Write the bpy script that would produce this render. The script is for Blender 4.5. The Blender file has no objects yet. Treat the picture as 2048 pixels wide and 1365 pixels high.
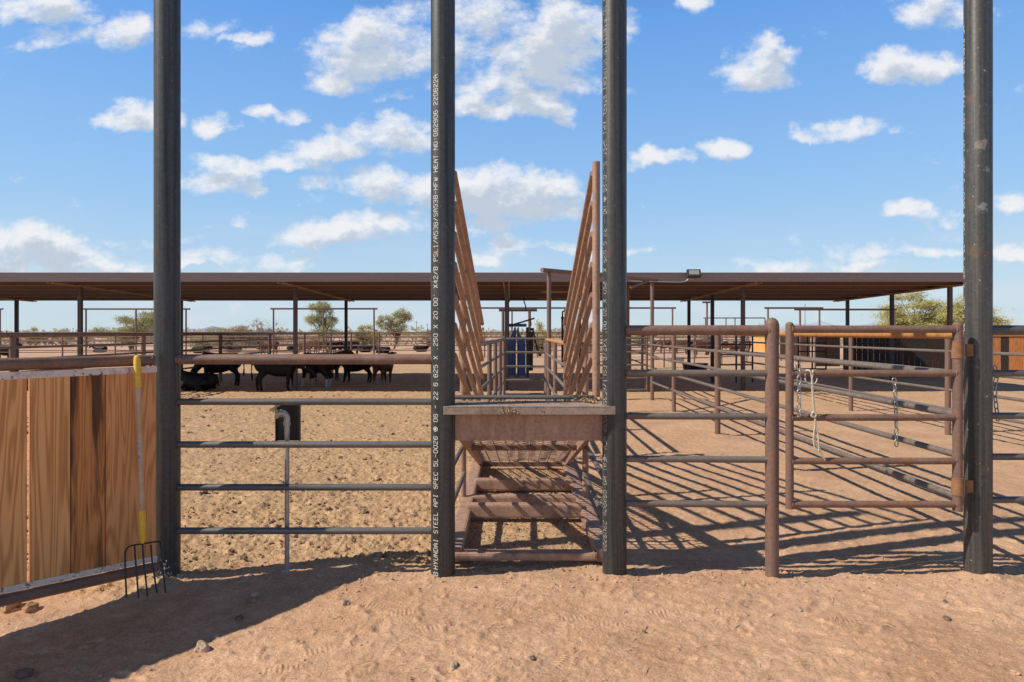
import bpy, bmesh, math, random
import numpy as np
from mathutils import Vector, Matrix
random.seed(7); np.random.seed(7)
R = math.radians
sc = bpy.context.scene
COL = sc.collection
EYE, F, HZ, CX = 1.69, 1300.0, 665.0, 1024.0

def P(px, py, Y):                       # photo pixel at depth Y -> point in the yard
    return Vector(((px-CX)*Y/F, Y, EYE-(py-HZ)*Y/F))
def PX(px, Y): return (px-CX)*Y/F
def GP(px, py):                         # photo pixel on the flat ground
    Y = EYE*F/(py-HZ); return Vector(((px-CX)*Y/F, Y, 0))

# ------------------------------------------------------------------ helpers
class MB:
    def __init__(s): s.v=[]; s.f=[]; s.sm=[]
    def add(s, vs, fs, smooth=False):
        n=len(s.v); s.v+= [tuple(v) for v in vs]; s.f+=[tuple(i+n for i in f) for f in fs]; s.sm+=[smooth]*len(fs)
    def box(s, c, size, m=None, bev=0.0):
        hx,hy,hz=[a/2 for a in size]
        if bev>0:
            b=min(bev,hx*.9,hy*.9,hz*.9); vs=[]; 
            bm=bmesh.new(); bmesh.ops.create_cube(bm,size=1)
            for v in bm.verts: v.co=Vector((v.co.x*2*hx,v.co.y*2*hy,v.co.z*2*hz))
            bmesh.ops.bevel(bm,geom=bm.edges[:],offset=b,segments=2,affect='EDGES',profile=.6)
            bm.verts.index_update()
            vs=[v.co.copy() for v in bm.verts]; fs=[[v.index for v in f.verts] for f in bm.faces]; bm.free()
        else:
            vs=[Vector((x,y,z)) for x in(-hx,hx) for y in(-hy,hy) for z in(-hz,hz)]
            fs=[(0,1,3,2),(4,6,7,5),(0,4,5,1),(2,3,7,6),(0,2,6,4),(1,5,7,3)]
        if m is not None: vs=[m@v for v in vs]
        c=Vector(c); s.add([v+c for v in vs], fs)
        return s
    def bar(s, a, b, w, h, up=(0,0,1), bev=0.0):
        a=Vector(a);b=Vector(b);d=b-a;L=d.length;x=d.normalized()
        u=Vector(up); y=u.cross(x)
        if y.length<1e-4: y=Vector((1,0,0)).cross(x)
        y.normalize(); z=x.cross(y)
        m=Matrix((x,y,z)).transposed()
        return s.box((a+b)/2,(L,w,h),m,bev)
    def tube(s, pts, r, seg=12, caps=True, rs=None):
        pts=[Vector(p) for p in pts]; n=len(pts)
        ref=None; rings=[]
        for i,p in enumerate(pts):
            if i==0: t=pts[1]-p
            elif i==n-1: t=p-pts[-2]
            else: t=(pts[i+1]-p).normalized()+(p-pts[i-1]).normalized()
            if t.length<1e-9: t=Vector((0,0,1))
            t.normalize()
            if ref is None:
                ref=Vector((0,0,1)) if abs(t.z)<.9 else Vector((0,1,0))
            u=ref-t*ref.dot(t)
            if u.length<1e-5: u=t.orthogonal()
            u.normalize(); w=t.cross(u); ref=u
            rr=rs[i] if rs else r
            rings.append([p+(u*math.cos(2*math.pi*k/seg)+w*math.sin(2*math.pi*k/seg))*rr for k in range(seg)])
        vs=[v for ring in rings for v in ring]; fs=[]
        for i in range(n-1):
            for k in range(seg):
                k2=(k+1)%seg; fs.append((i*seg+k,i*seg+k2,(i+1)*seg+k2,(i+1)*seg+k))
        s.add(vs,fs,True)
        if caps:
            s.add(rings[0],[tuple(reversed(range(seg)))]); s.add(rings[-1],[tuple(range(seg))])
        return s
    def dome(s, c, r, h, seg=16):
        c=Vector(c); vs=[]; fs=[]; nr=5
        for j in range(nr):
            a=j/nr*math.pi/2
            for k in range(seg):
                q=2*math.pi*k/seg; vs.append(c+Vector((math.cos(q)*r*math.cos(a),math.sin(q)*r*math.cos(a),h*math.sin(a))))
        vs.append(c+Vector((0,0,h)))
        for j in range(nr-1):
            for k in range(seg):
                k2=(k+1)%seg; fs.append((j*seg+k,j*seg+k2,(j+1)*seg+k2,(j+1)*seg+k))
        for k in range(seg): fs.append(((nr-1)*seg+k,(nr-1)*seg+(k+1)%seg,nr*seg))
        s.add(vs,fs,True); return s
    def bead(s, c, axis, r, t=.006, seg=22):                # lumpy weld bead round a joint
        c=Vector(c); a=Vector(axis).normalized(); u=a.orthogonal().normalized(); w=a.cross(u)
        pts=[]
        for k in range(seg+1):
            q=2*math.pi*k/seg; rr=r*(1+random.uniform(-.03,.05))
            pts.append(c+(u*math.cos(q)+w*math.sin(q))*rr+a*random.uniform(-.003,.003))
        pts[-1]=pts[0]
        s.tube(pts,t,6,False,[t*random.uniform(.8,1.35) for _ in pts]); return s
    def build(s, name, m, parent=None, origin=None):
        o0=Vector((0,0,0))
        if parent is not None: o0=world_loc(parent)
        loc=Vector(origin) if origin is not None else (Vector((0,0,0)) if parent is None else o0)
        me=bpy.data.meshes.new(name); me.from_pydata([(v[0]-loc[0],v[1]-loc[1],v[2]-loc[2]) for v in s.v],[],s.f)
        me.polygons.foreach_set('use_smooth',s.sm); me.materials.append(m); me.update()
        o=bpy.data.objects.new(name,me); COL.objects.link(o)
        if parent is not None: o.parent=parent; o.location=loc-o0
        else: o.location=loc
        return o
def world_loc(o):
    l=Vector(o.location)
    while o.parent: o=o.parent; l+=Vector(o.location)
    return l
def tag(o,label=None,cat=None,group=None,kind=None):
    if label: o['label']=label
    if cat: o['category']=cat
    if group: o['group']=group
    if kind: o['kind']=kind
    return o
def thing(name,label,cat,loc,group=None):
    o=bpy.data.objects.new(name,None); COL.objects.link(o); o.location=loc; o.empty_display_size=.1
    return tag(o,label,cat,group)

# ------------------------------------------------------------------ materials
def newmat(name):
    m=bpy.data.materials.new(name); m.use_nodes=True; nt=m.node_tree; nt.nodes.clear()
    o=nt.nodes.new('ShaderNodeOutputMaterial'); b=nt.nodes.new('ShaderNodeBsdfPrincipled')
    nt.links.new(b.outputs[0],o.inputs[0]); return m,nt,b
def N(nt,t,**k):
    n=nt.nodes.new('ShaderNode'+t)
    for a,v in k.items():
        if a.startswith('i_'): n.inputs[a[2:]].default_value=v
        else: setattr(n,a,v)
    return n
def rgb(c): return (c[0],c[1],c[2],1)
def texco(nt,scale=(1,1,1),kind='Object'):
    tc=N(nt,'TexCoord'); mp=N(nt,'Mapping'); mp.inputs['Scale'].default_value=scale
    nt.links.new(tc.outputs[kind],mp.inputs[0]); return mp.outputs[0]
def noise(nt,co,scale,detail=4,rough=.55,dist=0):
    n=N(nt,'TexNoise'); n.inputs['Scale'].default_value=scale; n.inputs['Detail'].default_value=detail
    n.inputs['Roughness'].default_value=rough; n.inputs['Distortion'].default_value=dist
    nt.links.new(co,n.inputs['Vector']); return n.outputs['Fac']
def ramp(nt,fac,stops):
    r=N(nt,'ValToRGB'); e=r.color_ramp.elements
    while len(e)<len(stops): e.new(.5)
    for el,(p,c) in zip(e,stops): el.position=p; el.color=rgb(c) if not isinstance(c,(int,float)) else (c,c,c,1)
    nt.links.new(fac,r.inputs[0]); return r.outputs[0]
def mix(nt,fac,a,b,mode='MIX'):
    n=N(nt,'MixRGB',blend_type=mode)
    for i,x in ((0,fac),(1,a),(2,b)):
        if isinstance(x,(int,float)): n.inputs[i].default_value=x
        elif isinstance(x,(tuple,list)): n.inputs[i].default_value=rgb(x)
        else: nt.links.new(x,n.inputs[i])
    return n.outputs[0]
def bump(nt,b,h,strength=.3,dist=.01):
    n=N(nt,'Bump'); n.inputs['Strength'].default_value=strength; n.inputs['Distance'].default_value=dist
    nt.links.new(h,n.inputs['Height']); nt.links.new(n.outputs[0],b.inputs['Normal'])

def steel(name,base,alt,rust,rough=.5,metal=0.0,streak=(18,18,1.2),rustamt=.6,speck=None,bstr=.15,spec=.5,patches=None):
    m,nt,b=newmat(name)
    co=texco(nt,streak); cof=texco(nt)
    n1=noise(nt,co,1,6,.6); c=mix(nt,ramp(nt,n1,[(.3,0),(.7,1)]),base,alt)
    n2=noise(nt,cof,7,8,.7); c=mix(nt,ramp(nt,n2,[(rustamt,0),(min(rustamt+.18,1),1)]),c,rust)
    n4=noise(nt,cof,45,4,.6)
    c=mix(nt,.35,c,ramp(nt,n4,[(.3,.25),(.7,.75)]),'OVERLAY')
    if speck:
        n3=noise(nt,cof,speck[1],3,.7); c=mix(nt,ramp(nt,n3,[(speck[2],0),(speck[2]+.05,1)]),c,speck[0])
    if patches:
        for (p,r,col) in patches:
            d=N(nt,'VectorMath',operation='DISTANCE'); d.inputs[1].default_value=p
            nt.links.new(cof,d.inputs[0])
            nn=noise(nt,cof,55,5,.7)
            ma=N(nt,'Math',operation='MULTIPLY_ADD'); nt.links.new(nn,ma.inputs[0]); ma.inputs[1].default_value=-r*5; nt.links.new(d.outputs['Value'],ma.inputs[2])
            k=ramp(nt,ma.outputs[0],[(0,1),(.0001,0)])
            k2=N(nt,'Math',operation='LESS_THAN'); nt.links.new(ma.outputs[0],k2.inputs[0]); k2.inputs[1].default_value=-r*1.9
            c=mix(nt,k2.outputs[0],c,col)
    nt.links.new(c,b.inputs['Base Color'])
    b.inputs['Metallic'].default_value=metal; b.inputs['Specular IOR Level'].default_value=spec
    rr=ramp(nt,n2,[(.3,rough-.08),(.75,min(rough+.2,1))]); nt.links.new(rr,b.inputs['Roughness'])
    bump(nt,b,n4,bstr,.004)
    return m
RUST=(.20,.075,.035)
M={}
M['mill']=steel('black mill scale steel',(.020,.023,.026),(.105,.100,.092),(.13,.065,.042),.44,.45,(30,30,.45),.58,((.42,.40,.36),42,.70),.14,.5)
M['millworn']=steel('worn black steel',(.028,.031,.031),(.140,.130,.115),(.17,.10,.065),.44,.45,(30,30,.45),.56,((.46,.43,.38),38,.66),.14,.5,
    patches=[((-.03,-.08,2.98),.05,(.27,.22,.18)),((-.02,-.08,2.55),.045,(.25,.25,.25)),((.01,-.08,2.80),.03,(.25,.21,.17))])
M['rail']=steel('grey brown oxidised pipe',(.135,.105,.088),(.21,.17,.145),(.19,.10,.06),.55,.1,(1.2,18,18),.58,None,.2)
M['raildark']=steel('blue grey pipe',(.082,.078,.076),(.185,.172,.160),(.18,.11,.075),.45,.2,(1.2,18,18),.62,None,.2)
M['rust']=steel('rusty brown pipe',(.155,.085,.062),(.245,.150,.112),(.26,.115,.055),.62,.05,(6,6,6),.5,None,.25)
M['rustpost']=steel('rusty brown post pipe',(.15,.085,.064),(.22,.135,.105),(.23,.11,.06),.62,.05,(14,14,1.2),.5,((.38,.28,.2),60,.74),.25)
M['hinge']=steel('rusted sleeve',(.22,.10,.045),(.31,.15,.065),(.15,.075,.045),.8,0,(8,8,8),.5,None,.4)
M['orange']=steel('orange rusted pipe',(.42,.17,.05),(.52,.24,.08),(.26,.11,.05),.75,0,(2,12,12),.55,None,.3)
M['dirtysteel']=steel('dirt caked steel plate',(.26,.19,.15),(.40,.30,.23),(.17,.11,.075),.8,0,(7,7,9),.52,((.14,.10,.07),30,.60),.4)
M['primer']=steel('dusty pink primer paint',(.30,.168,.115),(.45,.275,.195),(.24,.12,.075),.6,0,(16,16,2.2),.56,((.22,.15,.10),24,.64),.2)
M['roofpaint']=steel('dark brown painted sheet',(.155,.095,.085),(.175,.11,.10),(.14,.085,.075),.45,0,(.4,8,8),.7,None,.03)
M['purlin']=steel('red brown purlin steel',(.44,.19,.11),(.52,.235,.14),(.28,.115,.07),.5,0,(.3,8,8),.55,None,.05)
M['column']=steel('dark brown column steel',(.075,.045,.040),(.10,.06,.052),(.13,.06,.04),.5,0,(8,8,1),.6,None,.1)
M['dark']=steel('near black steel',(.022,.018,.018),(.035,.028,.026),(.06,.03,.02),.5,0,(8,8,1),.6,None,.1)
M['tanedge']=steel('tan steel tube',(.36,.22,.12),(.42,.27,.16),(.24,.14,.09),.6,0,(4,4,4),.6,None,.1)
M['galv']=steel('galvanised steel',(.34,.33,.31),(.42,.41,.39),(.26,.22,.18),.4,.5,(10,10,2),.6,None,.15)
M['chain']=steel('zinc chain',(.42,.42,.42),(.30,.30,.30),(.20,.16,.13),.32,.8,(30,30,30),.6,None,.1)
M['brass']=steel('old brass',(.42,.34,.22),(.5,.42,.3),(.3,.22,.14),.4,.6,(10,10,10),.6,None,.1)
M['blue']=steel('blue enamel',(.008,.045,.16),(.013,.06,.20),(.01,.03,.09),.4,0,(4,4,2),.6,None,.05)
M['rubber']=steel('black rubber',(.015,.016,.018),(.025,.026,.028),(.05,.045,.04),.55,0,(4,4,4),.62,None,.1)
M['forksteel']=steel('black fork steel',(.02,.03,.035),(.04,.05,.055),(.08,.05,.04),.35,.5,(9,9,9),.66,None,.1)
M['ferrule']=steel('yellow plastic',(.85,.50,.02),(.88,.54,.04),(.55,.30,.05),.42,0,(5,5,5),.7,None,.03)
M['grip']=steel('mustard foam grip',(.80,.46,.04),(.84,.50,.07),(.5,.28,.05),.6,0,(5,5,5),.7,None,.1)
M['trim']=steel('chalky white rusted angle steel',(.66,.55,.47),(.78,.67,.58),(.36,.17,.11),.8,0,(6,6,6),.55,((.25,.11,.08),30,.60),.5)
M['lamp']=steel('dark lamp casing',(.03,.026,.024),(.045,.04,.036),(.1,.07,.05),.5,0)
m_,nt,b=newmat('lamp glass'); b.inputs['Base Color'].default_value=(.34,.33,.29,1); b.inputs['Roughness'].default_value=.15; M['glass']=m_
m_,nt,b=newmat('white stencil paint'); co=texco(nt); nn=noise(nt,co,60,3,.6)
nt.links.new(ramp(nt,nn,[(.3,(.50,.46,.39)),(.6,(.84,.80,.71))]),b.inputs['Base Color']); b.inputs['Roughness'].default_value=.7; M['ink']=m_
m_=m_.copy(); m_.name='worn white stencil paint'; M['inkfaint']=m_
for n_ in m_.node_tree.nodes:
    if n_.type=='VALTORGB': n_.color_ramp.elements[0].position=.38; n_.color_ramp.elements[1].position=.68; n_.color_ramp.elements[0].color=(.10,.10,.09,1); n_.color_ramp.elements[1].color=(.66,.63,.56,1)
m_,nt,b=newmat('twisted rope'); co=texco(nt); w=N(nt,'TexWave'); w.bands_direction='Z'; w.inputs['Scale'].default_value=40; w.inputs['Distortion'].default_value=1; nt.links.new(co,w.inputs[0])
nt.links.new(ramp(nt,w.outputs['Fac'],[(.2,(.42,.33,.22)),(.7,(.74,.66,.52))]),b.inputs['Base Color']); b.inputs['Roughness'].default_value=.9; bump(nt,b,w.outputs['Fac'],.6,.004); M['rope']=m_

def wood(name,light,dark,stain,off=(0,0,0),stainpos=.62,rings=1.0):
    m,nt,b=newmat(name)
    tc=N(nt,'TexCoord'); mp=N(nt,'Mapping'); mp.inputs['Location'].default_value=off; mp.inputs['Scale'].default_value=(1,1,.055)
    nt.links.new(tc.outputs['Object'],mp.inputs[0]); co=mp.outputs[0]
    big=noise(nt,co,4.5*rings,3,.5,.4)
    mm=N(nt,'Math',operation='MULTIPLY'); nt.links.new(big,mm.inputs[0]); mm.inputs[1].default_value=120
    ss=N(nt,'Math',operation='SINE'); nt.links.new(mm.outputs[0],ss.inputs[0])
    mr=N(nt,'MapRange'); nt.links.new(ss.outputs[0],mr.inputs[0]); mr.inputs[1].default_value=-1; mr.inputs[2].default_value=1
    mp2=N(nt,'Mapping'); mp2.inputs['Location'].default_value=off; mp2.inputs['Scale'].default_value=(90,90,1.6); nt.links.new(tc.outputs['Object'],mp2.inputs[0])
    fib=noise(nt,mp2.outputs[0],1,5,.7)
    g=mix(nt,.62,mr.outputs[0],fib)
    c=mix(nt,ramp(nt,g,[(.28,0),(.60,1)]),dark,light)
    mp3=N(nt,'Mapping'); mp3.inputs['Location'].default_value=off; mp3.inputs['Scale'].default_value=(9,9,.7); nt.links.new(tc.outputs['Object'],mp3.inputs[0])
    st=noise(nt,mp3.outputs[0],1,5,.65)
    c=mix(nt,ramp(nt,st,[(stainpos,0),(stainpos+.12,.85)]),c,stain)
    mp4=N(nt,'Mapping'); mp4.inputs['Location'].default_value=off; mp4.inputs['Scale'].default_value=(1,1,.62); nt.links.new(tc.outputs['Object'],mp4.inputs[0])
    vo=N(nt,'TexVoronoi'); vo.inputs['Scale'].default_value=5.2; nt.links.new(mp4.outputs[0],vo.inputs['Vector'])
    kd=N(nt,'MapRange'); nt.links.new(vo.outputs['Distance'],kd.inputs[0]); kd.inputs[1].default_value=.10; kd.inputs[2].default_value=.03
    cs=N(nt,'SeparateXYZ'); nt.links.new(vo.outputs['Color'],cs.inputs[0]); gt_=N(nt,'Math',operation='GREATER_THAN'); nt.links.new(cs.outputs[0],gt_.inputs[0]); gt_.inputs[1].default_value=.66
    km=N(nt,'Math',operation='MULTIPLY'); nt.links.new(kd.outputs[0],km.inputs[0]); nt.links.new(gt_.outputs[0],km.inputs[1])
    c=mix(nt,km.outputs[0],c,(.12,.05,.025))
    nt.links.new(c,b.inputs['Base Color']); b.inputs['Roughness'].default_value=.72; b.inputs['Specular IOR Level'].default_value=.25
    bump(nt,b,g,.25,.003); return m
WOODS=[wood('cedar plank honey',(.86,.42,.16),(.54,.235,.08),(.34,.15,.06),(0,0,0),.70),
       wood('cedar plank amber',(.76,.36,.14),(.54,.22,.075),(.30,.12,.045),(3.1,1.7,.8),.60),
       wood('cedar plank dark stained',(.64,.27,.09),(.46,.17,.05),(.045,.025,.018),(7.3,2.1,3.8),.49),
       wood('cedar plank red',(.68,.29,.105),(.52,.20,.07),(.24,.10,.045),(9.3,5.1,1.4),.64)]
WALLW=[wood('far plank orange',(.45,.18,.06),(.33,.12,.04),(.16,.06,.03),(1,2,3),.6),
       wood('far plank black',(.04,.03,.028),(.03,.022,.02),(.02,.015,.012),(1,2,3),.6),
       wood('far plank shade brown',(.055,.028,.02),(.04,.02,.014),(.03,.018,.012),(4,2,3),.5)]  # last brown is darkened so the colour itself carries the wall's shade
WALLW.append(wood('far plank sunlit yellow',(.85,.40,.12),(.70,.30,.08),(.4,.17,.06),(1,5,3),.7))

# ------------------------------------------------------------------ noise in numpy for the ground
_perm=np.random.RandomState(3).permutation(65536).astype(np.int64)
_val=np.random.RandomState(5).rand(65536)
def vnoise(x,y,s=0):
    xi=np.floor(x).astype(np.int64); yi=np.floor(y).astype(np.int64); fx=x-xi; fy=y-yi
    fx=fx*fx*fx*(fx*(fx*6-15)+10); fy=fy*fy*fy*(fy*(fy*6-15)+10)
    def h(a,b): return _val[_perm[(_perm[(a+s*131)&65535]+b)&65535]]
    return (h(xi,yi)*(1-fx)+h(xi+1,yi)*fx)*(1-fy)+(h(xi,yi+1)*(1-fx)+h(xi+1,yi+1)*fx)*fy
def fbm(x,y,o,s=0,g=.5):
    a=1;t=0;n=0
    for k in range(o):
        t=t+a*vnoise(x,y,s+k); n+=a; a*=g; x=x*2.03+1.7; y=y*2.03+9.2
    return t/n
def sstep(a,b,x):
    t=np.clip((x-a)/(b-a),0,1); return t*t*(3-2*t)
def penmask(X,Y):
    e=fbm(X*1.3,Y*1.3,3,40)*.7-.35
    left=sstep(4.50,4.95,Y+e*.9+.55*sstep(-2.15,-2.6,X))*sstep(.2,-.3,X-.65+e*.6)
    right=sstep(4.9,6.2,Y+e)*sstep(0,1.0,X)*.30
    far=sstep(12,17,Y)*.55
    return np.clip(np.maximum(np.maximum(left,right),far),0,1)
PXf=lambda px: (px-1024)*4.53/1300
MOUNDS=[(PXf(334),4.5,.018,.17),(PXf(886),4.5,.014,.17),(PXf(1229),4.5,.014,.17),(PXf(1548),4.5,.016,.13),(PXf(1956),4.5,.024,.18),(3.34,7.82,.03,.16),(3.39,10.67,.03,.16),(3.41,13.7,.03,.16)]
_r=random.Random(11); PRINTS=[]
for _k in range(150):
    _y=2.6+_r.random()*3.6; _x=_r.uniform(-1.0,1.0)*_y
    if _x<-.3 and _y>4.4: continue
    PRINTS.append((_x,_y,_r.gauss(.3,.7),_r.uniform(.06,.13),_r.uniform(.03,.05),_r.uniform(.004,.012)))
PRA=np.array(PRINTS).T
def gheight(X,Y,wave=True):
    pm=penmask(X,Y)
    low=(fbm(X*.55,Y*.55,3,1)-.5)*.06-.022*np.exp(-((Y-4.4)/.9)**2)
    berm=.025*np.exp(-((Y-4.35)/.35)**2)*fbm(X*1.5,Y*.1,2,60)
    fade=1/(1+(np.maximum(Y,0)/30)**2)
    f16=fbm(X*16,Y*16,3,14); sm=(fbm(X*4,Y*4,4,9)-.5)*.020+(f16-.5)*.008+np.clip(f16-.66,0,1)*.05+(fbm(X*45,Y*45,2,17)-.5)*.008
    # hoof churned soil
    rid=1-np.abs(fbm(X*5.5,Y*5.5,4,21,.6)*2-1)
    cl=fbm(X*19,Y*19,4,25,.62); c2=fbm(X*48,Y*48,2,29,.6)
    rough=(rid-.75)*.028+np.clip(cl-.5,0,1)*.075+(c2-.5)*.016+np.clip(c2-.6,0,1)*.06+(fbm(X*2.1,Y*2.1,3,33)-.5)*.04
    rough=rough*(1-.7*sstep(-.6,-.45,X)*sstep(.85,.7,X)*sstep(9.5,8.5,Y))
    z=low+berm+(sm*(1-pm)+rough*pm)*fade
    if X.ndim==2:
        ry=Y[:,0]
        def rows_(c,h): return slice(int(np.searchsorted(ry,c-h)),int(np.searchsorted(ry,c+h)))
        for (mx_,my_,mh,mr_) in MOUNDS:
            q=rows_(my_,mr_*3); x_,y_=X[q],Y[q]
            if x_.size: z[q]+=mh*np.exp(-(((x_-mx_)**2+(y_-my_)**2)/(mr_*mr_)))*(.6+.8*fbm((x_-mx_)*9+mx_,(y_-my_)*9,3,80))
        for (fx,fy,fa,fl,fw,fd) in PRINTS:
            q=rows_(fy,.35); x_,y_=X[q],Y[q]
            u=(x_-fx)*math.cos(fa)+(y_-fy)*math.sin(fa); v_=-(x_-fx)*math.sin(fa)+(y_-fy)*math.cos(fa); d=(u/fl)**2+(v_/fw)**2
            z[q]+=-fd*np.exp(-d**2)+fd*.45*np.exp(-((np.sqrt(d)-1.35)/.28)**2)
    else:
        x0,y0=X[0],Y[0]
        for (mx_,my_,mh,mr_) in MOUNDS: z=z+mh*math.exp(-(((x0-mx_)**2+(y0-my_)**2)/(mr_*mr_)))
        if y0<7:
            fx,fy,fa,fl,fw,fd=PRA; u=(x0-fx)*np.cos(fa)+(y0-fy)*np.sin(fa); v_=-(x0-fx)*np.sin(fa)+(y0-fy)*np.cos(fa); d=(u/fl)**2+(v_/fw)**2
            z=z-float((fd*np.exp(-np.minimum(d,9)**2)).sum())
    return z,pm,cl*pm

def gz(x,y):
    z,_,_=gheight(np.array([x],dtype=float),np.array([y],dtype=float)); return float(z[0])

rows=list(np.linspace(-12,1.2,12))
y=1.4
while y<45: rows.append(y); y*=1.0032
while y<300: rows.append(y); y*=1.03
while y<14000: rows.append(y); y*=1.25
rows=np.array(rows); tcol=np.sinh(np.linspace(-1.9,1.9,960))/math.sinh(1.9)*1.35
tcol=np.concatenate([[-6,-3.5,-2.2,-1.7],tcol,[1.7,2.2,3.5,6]])
XX=np.outer(np.maximum(rows,0)+2.0,tcol); YY=np.repeat(rows[:,None],len(tcol),1)
XX[:12]=np.outer(np.ones(12)*4.0,tcol)
Zg,PM,CLD=gheight(XX,YY)
nr,nc=XX.shape
me=bpy.data.meshes.new('ground'); co=np.stack([XX,YY,Zg],-1).reshape(-1,3).astype(np.float32)
idx=np.arange(nr*nc).reshape(nr,nc)
q=np.stack([idx[:-1,:-1],idx[:-1,1:],idx[1:,1:],idx[1:,:-1]],-1).reshape(-1,4)
me.vertices.add(nr*nc); me.vertices.foreach_set('co',co.ravel())
me.loops.add(q.size); me.loops.foreach_set('vertex_index',q.ravel().astype(np.int32))
me.polygons.add(len(q)); me.polygons.foreach_set('loop_start',np.arange(0,q.size,4,dtype=np.int32)); me.polygons.foreach_set('loop_total',np.full(len(q),4,dtype=np.int32))
me.update(calc_edges=True); me.polygons.foreach_set('use_smooth',np.ones(len(q),dtype=bool))
at=me.attributes.new('pen','FLOAT','POINT'); at.data.foreach_set('value',PM.ravel().astype(np.float32))
m,nt,b=newmat('dry sandy soil')
geo=N(nt,'NewGeometry'); pos=geo.outputs['Position']
pa=N(nt,'Attribute',attribute_name='pen').outputs['Fac']
a1=noise(nt,pos,1.1,6,.6); a2=noise(nt,pos,9,6,.65); a3=noise(nt,pos,60,4,.7); a4=noise(nt,pos,.12,5,.6); a5=noise(nt,pos,190,3,.75)
front=mix(nt,ramp(nt,a1,[(.35,0),(.65,1)]),(.53,.308,.184),(.68,.425,.275))
front=mix(nt,ramp(nt,a2,[(.42,0),(.75,.6)]),front,(.40,.225,.12))
front=mix(nt,ramp(nt,noise(nt,pos,2.6,7,.7,.6),[(.50,0),(.64,.42)]),front,(.36,.215,.135))
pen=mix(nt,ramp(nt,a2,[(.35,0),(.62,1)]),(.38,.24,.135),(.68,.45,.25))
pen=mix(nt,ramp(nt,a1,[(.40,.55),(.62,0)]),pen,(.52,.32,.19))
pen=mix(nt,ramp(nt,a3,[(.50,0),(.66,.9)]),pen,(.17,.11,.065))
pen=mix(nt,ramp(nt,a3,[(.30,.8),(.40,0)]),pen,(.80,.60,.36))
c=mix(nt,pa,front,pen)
sy=N(nt,'SeparateXYZ'); nt.links.new(pos,sy.inputs[0])
fr=N(nt,'MapRange'); nt.links.new(sy.outputs['Y'],fr.inputs[0]); fr.inputs[1].default_value=26; fr.inputs[2].default_value=60
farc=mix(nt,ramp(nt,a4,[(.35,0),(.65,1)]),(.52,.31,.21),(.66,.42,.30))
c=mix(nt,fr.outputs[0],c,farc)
c=mix(nt,.45,c,ramp(nt,a3,[(.28,.2),(.72,.8)]),'OVERLAY')
c=mix(nt,.5,c,ramp(nt,a5,[(.30,.15),(.70,.85)]),'OVERLAY')
nt.links.new(c,b.inputs['Base Color']); b.inputs['Roughness'].default_value=.95; b.inputs['Specular IOR Level'].default_value=.15
hh=mix(nt,.5,a2,a3)
# boot tread prints pressed into the lane
acc=None
for (px,py,ang) in [(800,1228,8),(1006,1213,-28),(1150,1240,4),(1222,1252,-8),(1328,1228,0),(870,1258,20),(742,1212,-12),(1452,1228,-20),(640,1300,25),(1120,1330,60),(1690,1240,-15),(560,1335,15)]:
    p=GP(px,py); mpn=N(nt,'Mapping',vector_type='TEXTURE'); mpn.inputs['Location'].default_value=(p.x,p.y,0); mpn.inputs['Rotation'].default_value=(0,0,R(ang)); nt.links.new(pos,mpn.inputs[0])
    sc2=N(nt,'VectorMath',operation='MULTIPLY'); sc2.inputs[1].default_value=(1/.13,1/.05,0); nt.links.new(mpn.outputs[0],sc2.inputs[0])
    dt=N(nt,'VectorMath',operation='LENGTH'); nt.links.new(sc2.outputs[0],dt.inputs[0])
    mk=N(nt,'MapRange'); nt.links.new(dt.outputs['Value'],mk.inputs[0]); mk.inputs[1].default_value=1.0; mk.inputs[2].default_value=.6
    sx_=N(nt,'SeparateXYZ'); nt.links.new(mpn.outputs[0],sx_.inputs[0]); sn=N(nt,'Math',operation='SINE'); ml=N(nt,'Math',operation='MULTIPLY'); nt.links.new(sx_.outputs[0],ml.inputs[0]); ml.inputs[1].default_value=2*math.pi/.026; nt.links.new(ml.outputs[0],sn.inputs[0])
    pr0=N(nt,'Math',operation='MULTIPLY'); nt.links.new(sn.outputs[0],pr0.inputs[0]); nt.links.new(mk.outputs[0],pr0.inputs[1])
    if acc is None: acc=pr0.outputs[0]
    else: aa=N(nt,'Math',operation='ADD'); nt.links.new(acc,aa.inputs[0]); nt.links.new(pr0.outputs[0],aa.inputs[1]); acc=aa.outputs[0]
trd=N(nt,'Math',operation='MULTIPLY'); nt.links.new(acc,trd.inputs[0]); nt.links.new(a2,trd.inputs[1])
hsum=N(nt,'Math',operation='MULTIPLY_ADD'); nt.links.new(trd.outputs[0],hsum.inputs[0]); hsum.inputs[1].default_value=.15; nt.links.new(hh,hsum.inputs[2])
bump(nt,b,hsum.outputs[0],.68,.03)
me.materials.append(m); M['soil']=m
g=bpy.data.objects.new('ground',me); COL.objects.link(g); tag(g,kind='structure')

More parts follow.
